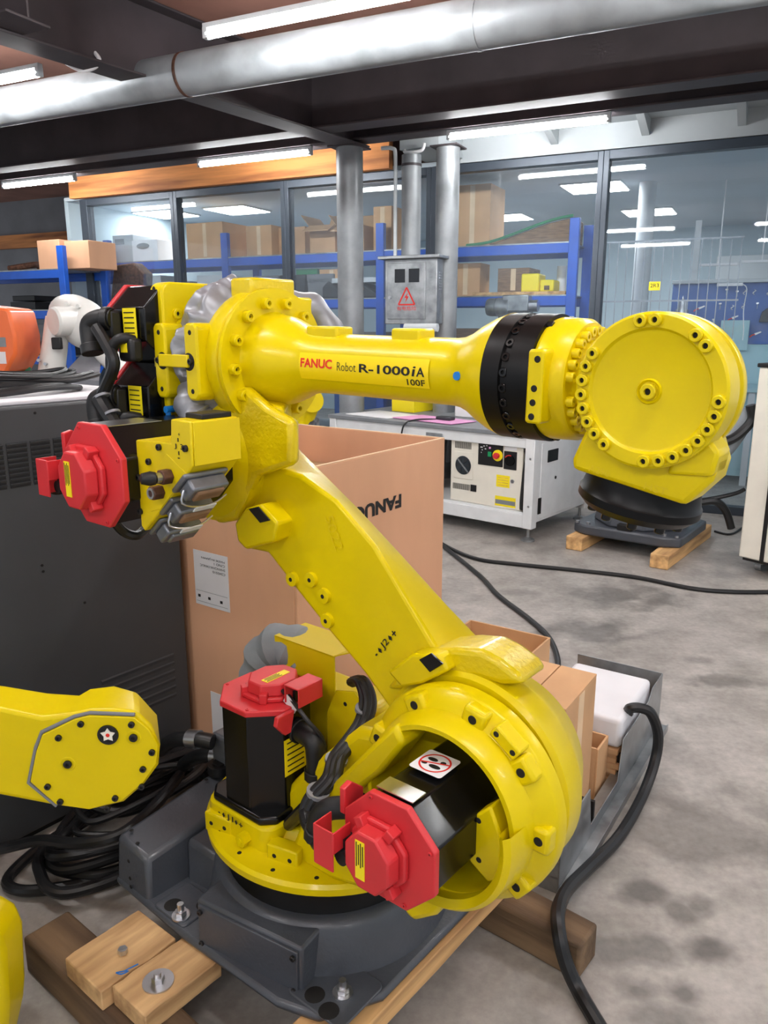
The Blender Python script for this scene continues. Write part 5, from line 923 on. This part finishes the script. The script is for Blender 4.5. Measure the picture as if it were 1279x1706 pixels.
dg = (PLv[5] - PLv[7]); Ld = dg.length; dg.normalize(); nn = V((dg.z, 0, -dg.x))   # along the slanted face and its outward normal
for i, s_ in enumerate((.10, .50, .92)):
    c = PLv[7] + dg * (Ld * s_) + Y * (.062 - .012 * i); hw = .028
    h = r_.part('connector_hood', MB().obox(c + nn * .005, dg, Y, nn, hw, .052, .005).obox(c + nn * .022, dg, Y, nn, hw * .74, .043, .014), 'grey_connector', cb, bevel=.005)
    r_.part('contact_insert', MB().obox(c + nn * .037, dg, Y, nn, hw * .5, .032, .005), 'brown_stack' if i else 'grey_connector', cb, bevel=.004)
    if i:
        r_.part('locking_lever', MB().tube([c + nn * .02 - Y * .046, c + nn * .038 - Y * .052 - dg * .016, c + nn * .048 - Y * .02 - dg * .022, c + nn * .048 + Y * .02 - dg * .022, c + nn * .038 + Y * .052 - dg * .016], .0022, 8, 3), 'steel', cb)
        r_.part('lever_tab', MB().obox(c + nn * .050 - dg * .028, dg, Y, nn, .007, .024, .0013), 'white_paint', cb)
# ---- forearm
A0 = V((-.14, 0, 1.4745)); fa = r_.part('forearm', MB().lathe([(-.012, 0), (-.012, .148), (-.006, .1535), (.0, .1535), (.004, .149), (.004, .104), (.010, .100), (.03, .0985), (.055, .094), (.085, .083), (.11, .0715), (.13, .065), (.15, .0625), (.19, .0615), (.49, .0615), (.512, .064), (.535, .073), (.56, .088), (.585, .1), (.60, .105), (.606, .107), (.606, 0)], A0, fx, 80), 'yellow')
fz = fx.cross(Y); fz = fz if fz.z > 0 else -fz
FAp = lambda h, a, r: A0 + fx * h + (fz * math.cos(a) + Y * math.sin(a)) * r     # a: 0 is up, -90 deg faces the viewer
for i in range(13): a = R(-13.85 + 27.7 * i); r_.inst('flange_bolt', BOLT_YL, FAp(.004, a, .125), fx, fa)
for h0, h1 in ((.125, .212), (.352, .42)): r_.part('tube_boss', MB().hexa([FAp(h0, 0, .03) - Y * .026, FAp(h1, 0, .03) - Y * .026, FAp(h1, 0, .03) + Y * .026, FAp(h0, 0, .03) + Y * .026, FAp(h0, 0, .0765) - Y * .026, FAp(h1, 0, .0765) - Y * .026, FAp(h1, 0, .0765) + Y * .026, FAp(h0, 0, .0765) + Y * .026]), 'yellow', fa, bevel=.005)
# name plate wrapped on the tube
rn = .0636; n0, n1 = .140, .470; c_ang = R(-90) - .0 ; half = .0272
def on_tube(x, y, dr=0): a = c_ang + R(6) + y / rn; return FAp(n0 + x, a, rn + dr)
npm = MB(); NX, NY = 24, 10; vs = [on_tube((n1 - n0) * i / NX, half * 2 * j / NY - half * 1.35) for i in range(NX + 1) for j in range(NY + 1)]
npm.add(vs, [(i * (NY + 1) + j, (i + 1) * (NY + 1) + j, (i + 1) * (NY + 1) + j + 1, i * (NY + 1) + j + 1) for i in range(NX) for j in range(NY)])
npl = r_.part('name_plate', npm, 'plate_y', fa); Lp = n1 - n0
def ptext(s, u0, u1, y0, h, mm, bold=0, shear=0):
    m = MB(); text(m, s, lambda x, y: on_tube(Lp * u0 + x, y0 + y, .0007), width=Lp * (u1 - u0), height=h, bold=bold, shear=shear); r_.part('lettering', m, mm, fa)
ptext('FANUC', .018, .285, -.012, .0185, 'ink_red', .03); ptext('Robot', .325, .475, -.014, .0165, 'ink', -.008); ptext('R-1000', .50, .875, -.0145, .0165, 'ink', .022); ptext('i', .885, .905, -.0145, .018, 'ink', .01, .2); ptext('A', .918, .975, -.0145, .0165, 'ink', .022); ptext('100F', .85, .975, -.032, .0120, 'ink', .012)
p = FAp(.545, R(-90), .078); r_.part('blue_plug', MB().cyl(p + Y * .004, p - Y * .006, .0075), 'blueplug', fa)
# black reducer ring
br_ = r_.part('reducer_ring', MB().lathe([(.606, 0), (.606, .1065), (.640, .107), (.642, .1025), (.654, .1025), (.656, .1065), (.694, .106), (.694, 0)], A0, fx, 80), 'black_ring')
for i in range(26): a = R(360 / 26 * i); r_.inst('ring_bolt', BOLT_B, FAp(.648, a, .096) , (fz * math.cos(a) + Y * math.sin(a)), br_)
for i in range(26): a = R(360 / 26 * i + 4); 
for i in (1, 2, 24, 12, 13): a = R(360 / 26 * i); r_.inst('side_bolt', BOLT_B, FAp(.694, a, .097), fx, br_)
# wrist hub after the ring
wh = r_.part('wrist_hub', MB().lathe([(.694, 0), (.694, .099), (.700, .101), (.742, .099), (.750, .093), (.752, .066), (.758, .060), (.80, .054), (.85, .056), (.85, 0)], A0, fx, 72), 'yellow')
for i in range(26):
    if i % 13 in (6,) : continue
    a = R(360 / 26 * i); r_.inst('hub_bolt', BOLT_YS, FAp(.748, a, .080), fx, wh)
pd = r_.part('side_pad', MB().prism([(p[0], p[1]) for p in rrect(.700, .728, -.063, .052, .006)], A0, fx, fz, -Y, .08, .119), 'yellow', wh, bevel=.004)
for h, z, big in ((.717, .037, 1), (.714, -.008, 0), (.713, -.030, 0), (.712, -.052, 1)): r_.inst('pad_hole', HOLE if 0 else HOLE_S, A0 + fx * h + fz * z - Y * .1192, (0, -1, 0), wh)
# wrist disc (J5)
WC = V((.755, 0, 1.459)); wr = r_.part('wrist_housing', MB().lathe([(.1175, 0), (.1175, .082), (.1185, .085), (.1235, .0885), (.124, .106), (.121, .1095), (.118, .110), (.078, .110), (.076, .1075), (.074, .100), (.056, .100), (.054, .1085), (.05, .1095), (.034, .108), (.0, .090), (-.03, .07), (-.03, 0)], WC, -Y, 96), 'yellow')
for a in (99.9, 87.7, 52.4, 40.8, 148.7, 160.8, 173.1, -174.7, -162.7, -150.5, -138.3, -125.8, -4.9, -16.4, -27.7, -39.3, -51.2, -63.3, -75.4, -88.1): r_.inst('disc_bolt', BOLT_YW, WC + V((.0985 * math.cos(R(a)), -.1225, .0985 * math.sin(R(a)))), (0, -1, 0), wr)
r_.part('center_recess', MB().lathe([(.1176, .0185), (.1215, .0165), (.1180, .0135), (.1178, .0)], WC, -Y, 28), 'yellow', wr); r_.inst('center_bolt', BOLT_Y, WC - Y * .117, (0, -1, 0), wr)
r_.part('chrome_band', MB().lathe([(.073, .100), (.073, .1035), (.066, .1035), (.066, .100)], WC, -Y, 96), 'steel', wr)
# tilted tool flange under the disc
td = V((-.183, 0, -.983)).normalized(); tx = V((.983, 0, -.183)).normalized()
wb = r_.part('flange_bracket', MB().prism([(-.094, -.148), (.0865, -.148), (.113, -.102), (.113, -.075), (.07, .0), (-.07, .0), (-.092, -.10), (-.0985, -.132)], WC, tx, -td, -Y, .03, .100).prism([(-.085, -.146), (.04, -.146), (.055, -.09), (.03, .0), (-.06, .0), (-.08, -.10)], WC, tx, -td, -Y, -.06, .035), 'yellow', wr, bevel=.008)
bracket_c = WC + td * .148 - tx * .012
r_.part('bracket_lug', MB().prism([(.05, -.11), (.113, -.095), (.113, -.06), (.09, -.04), (.06, -.05)], WC, tx, -td, -Y, .05, .108), 'yellow', wr, bevel=.006)
fl = r_.part('tool_flange', MB().lathe([(-.01, 0), (-.01, .088), (.012, .090), (.030, .094), (.034, .097), (.046, .097), (.058, .085), (.06, .06), (.06, 0)], bracket_c, td, 72), 'black_ring')
for i in range(10): a = R(36 * i); r_.inst('flange_bolt', BOLT_B, bracket_c + td * .06 + (tx * math.cos(a) + Y * math.sin(a)) * .07, td, fl)
for (x, y, s) in ((990, 786, 'A290'), (1085, 815, 'HST')):
    p = bracket_c + tx * (-.055 if x < 1000 else .035) - td * .006 - Y * .1003
    m = MB(); text(m, s, plane_fn(p, tx, -td), width=.034, height=.011); r_.part('cast_mark', m, 'yellow_rough', wr)
# ================================================================== SECOND ROBOT AT THE LOWER LEFT
Yq = 1.42; P2 = lambda x, y, yy=Yq: pix(FW, x, y, 'y', yy)
r2 = T('yellow_robot', 'smaller yellow robot arm reaching in from the lower left edge', 'robot arm', FW, (-1.25, 1.5, 0)); r_2 = r2
face = [(52, 1300), (62, 1250), (72, 1222), (125, 1196), (150, 1190), (225, 1193), (248, 1212), (264, 1238), (262, 1270), (240, 1302), (205, 1332), (150, 1346), (95, 1338)]
outl = [(-260, 1120), (0, 1140), (70, 1152), (130, 1158), (150, 1146), (190, 1141), (228, 1152), (262, 1190), (266, 1240), (262, 1275), (240, 1303), (205, 1334), (150, 1347), (95, 1340), (0, 1322), (-260, 1300)]
tp = lambda L: [(P2(x, y).x, P2(x, y).z) for x, y in L]
lf = [((-260, 1165), (-260, 1118)), ((0, 1180), (0, 1140)), ((70, 1195), (80, 1153)), ((125, 1188), (132, 1157)), ((150, 1183), (150, 1146)), ((190, 1182), (190, 1141)), ((228, 1186), (228, 1152)), ((252, 1208), (262, 1190)), ((266, 1240), (267, 1240)), ((264, 1273), (263, 1268)), ((241, 1305), (238, 1295)), ((206, 1336), (203, 1322)), ((150, 1349), (150, 1335)), ((95, 1342), (95, 1328)), ((0, 1324), (0, 1310)), ((-260, 1300), (-260, 1290))]
n_ = len(lf); hm = MB().add([P2(*a) for a, b in lf] + [P2(*b, Yq + .1) for a, b in lf], [tuple(range(n_)), tuple(range(n_, 2 * n_))[::-1]] + [(k, n_ + k, n_ + (k + 1) % n_, (k + 1) % n_) for k in range(n_)])
hb = r2.part('wrist_housing', hm, 'yellow', bevel=.008, seg=3)
cvp = r2.part('cover_plate', MB().prism(tp(face), (0, Yq, 0), X, Z, -Y, -.004, .006), 'yellow', bevel=.002)
gk = tp([(40, 1300), (58, 1240), (68, 1217), (125, 1189), (150, 1185), (225, 1188)]); r2.part('grey_gasket', MB().tube([(x, Yq - .001, z) for x, z in tp([(95, 1342), (48, 1303), (60, 1245), (70, 1219), (125, 1193), (150, 1187), (225, 1190)])], .004, 8, 1), 'grey_wall')
for (x, y) in ((100, 1226), (137, 1203), (221, 1204), (255, 1250), (82, 1307), (103, 1332), (194, 1326), (240, 1278), (238, 1307), (181, 1343)): p = P2(x, y) - Y * .006; r2.inst('plate_bolt', BOLT_K, p, (0, -1, 0), cvp)
for (x, y) in ((115, 1270), (224, 1226)):
    p = P2(x, y) - Y * .006; r2.part('bolt_recess', MB().lathe([(0, .016), (.001, .015), (.0012, .0125)], p, -Y, 24), 'yellow', cvp); r2.inst('plate_bolt', bolt_mesh('plate_bolt_big', .0085, .005, 'black_matte'), p, (0, -1, 0), cvp)
p = P2(182, 1221) - Y * .006; sw = r2.part('round_switch', MB().lathe([(0, .021), (.004, .021), (.004, .016), (.002, .015), (.002, 0)], p, -Y, 28), 'black_matte', cvp)
r2.part('switch_face', MB().prism([(x * (.009 if i % 2 else .0155), y * (.009 if i % 2 else .0155)) for i, (x, y) in enumerate(ngon(1, 10, 90))], p, X, Z, -Y, .002, .0035), 'cream', cvp); r2.part('red_dot', MB().cyl(p - Y * .0035, p - Y * .0042, .004), 'ink_red', cvp)
q = [P2(x, y, 1.42) for x, y in ((-200, 1480), (5, 1485), (30, 1500), (42, 1530), (46, 1620), (44, 1650), (20, 1760), (-200, 1760))]
lk = r2.part('lower_link', MB().prism([(p.x, p.z) for p in q], (0, 1.32, 0), X, Z, Y, 0, .10), 'yellow', bevel=.025, seg=3)
xl = P2(-200, 1200).x; r2.part('elbow_column', MB().box(xl - .22, xl - .0, 1.34, 1.58, .12, P2(-100, 1130).z), 'yellow', bevel=.04, seg=3); r2.part('base', MB().box(xl - .3, P2(-40, 1700, 1.32).x, 1.2, 1.45, 0, .13), 'greypaint', bevel=.02)
# ================================================================== CABLE HEAP ON THE FLOOR AT LEFT (frame FK, in front of the cabinet)
labs = ['black hose loop, outermost of the heap beside the robot base', 'black hose loop, second of the heap beside the robot base', 'black hose loop bulging to the left of the heap', 'black hose loop at the front of the heap near the wooden blocks', 'black hose loop in the middle of the heap', 'black hose loop lying across the top of the heap', 'thin black cable loop on the heap near the cabinet', 'black hose loop at the back of the heap under the yellow wrist', 'thin black cable loop in the shade under the yellow wrist']
for i in range(9):
    cx_, cy_ = -.36 + .05 * math.sin(i * 2.1), -.24 + .035 * math.cos(i * 1.7); rx, ry = .40 - .028 * i, .185 - .012 * i; r = .016 if i not in (6, 8) else .010; P = []
    for k in range(18): a = 2 * math.pi * k / 16 + i * .7; P.append((cx_ + rx * math.cos(a) * (1 + .08 * math.sin(3 * a + i)), cy_ + ry * math.sin(a) * (1 + .1 * math.cos(2 * a + i)), r + .018 * i + .018 * (1 + math.sin(2 * a + i * 1.3)) * .5))
    solo('hose_loop', labs[i], 'hose', MB().tube(P, r, 10, 5), 'cable', FK, (cx_, cy_, 0), group='hoses heaped on the floor')
P = [pix(FK, x, y, 'z', z) for x, y, z in ((-60, 1430, .06), (20, 1410, .10), (70, 1400, .16), (130, 1405, .2), (200, 1390, .22), (260, 1340, .2), (300, 1290, .22))]
solo('floor_hose', 'black hose running from the left edge over the heap to the robot base', 'hose', MB().tube(P, .016, 10, 8), 'cable', FK, P[0])
solo('leaf_scrap', 'small pale leaf lying on the floor at the bottom left', 'leaf', MB().prism([(0, 0), (.012, .02), (.01, .045), (-.006, .025)], pix(FW, 135, 1700, 'z', 0), X, Y, Z, 0, .002), 'wood_light', FW, pix(FW, 135, 1700, 'z', 0))
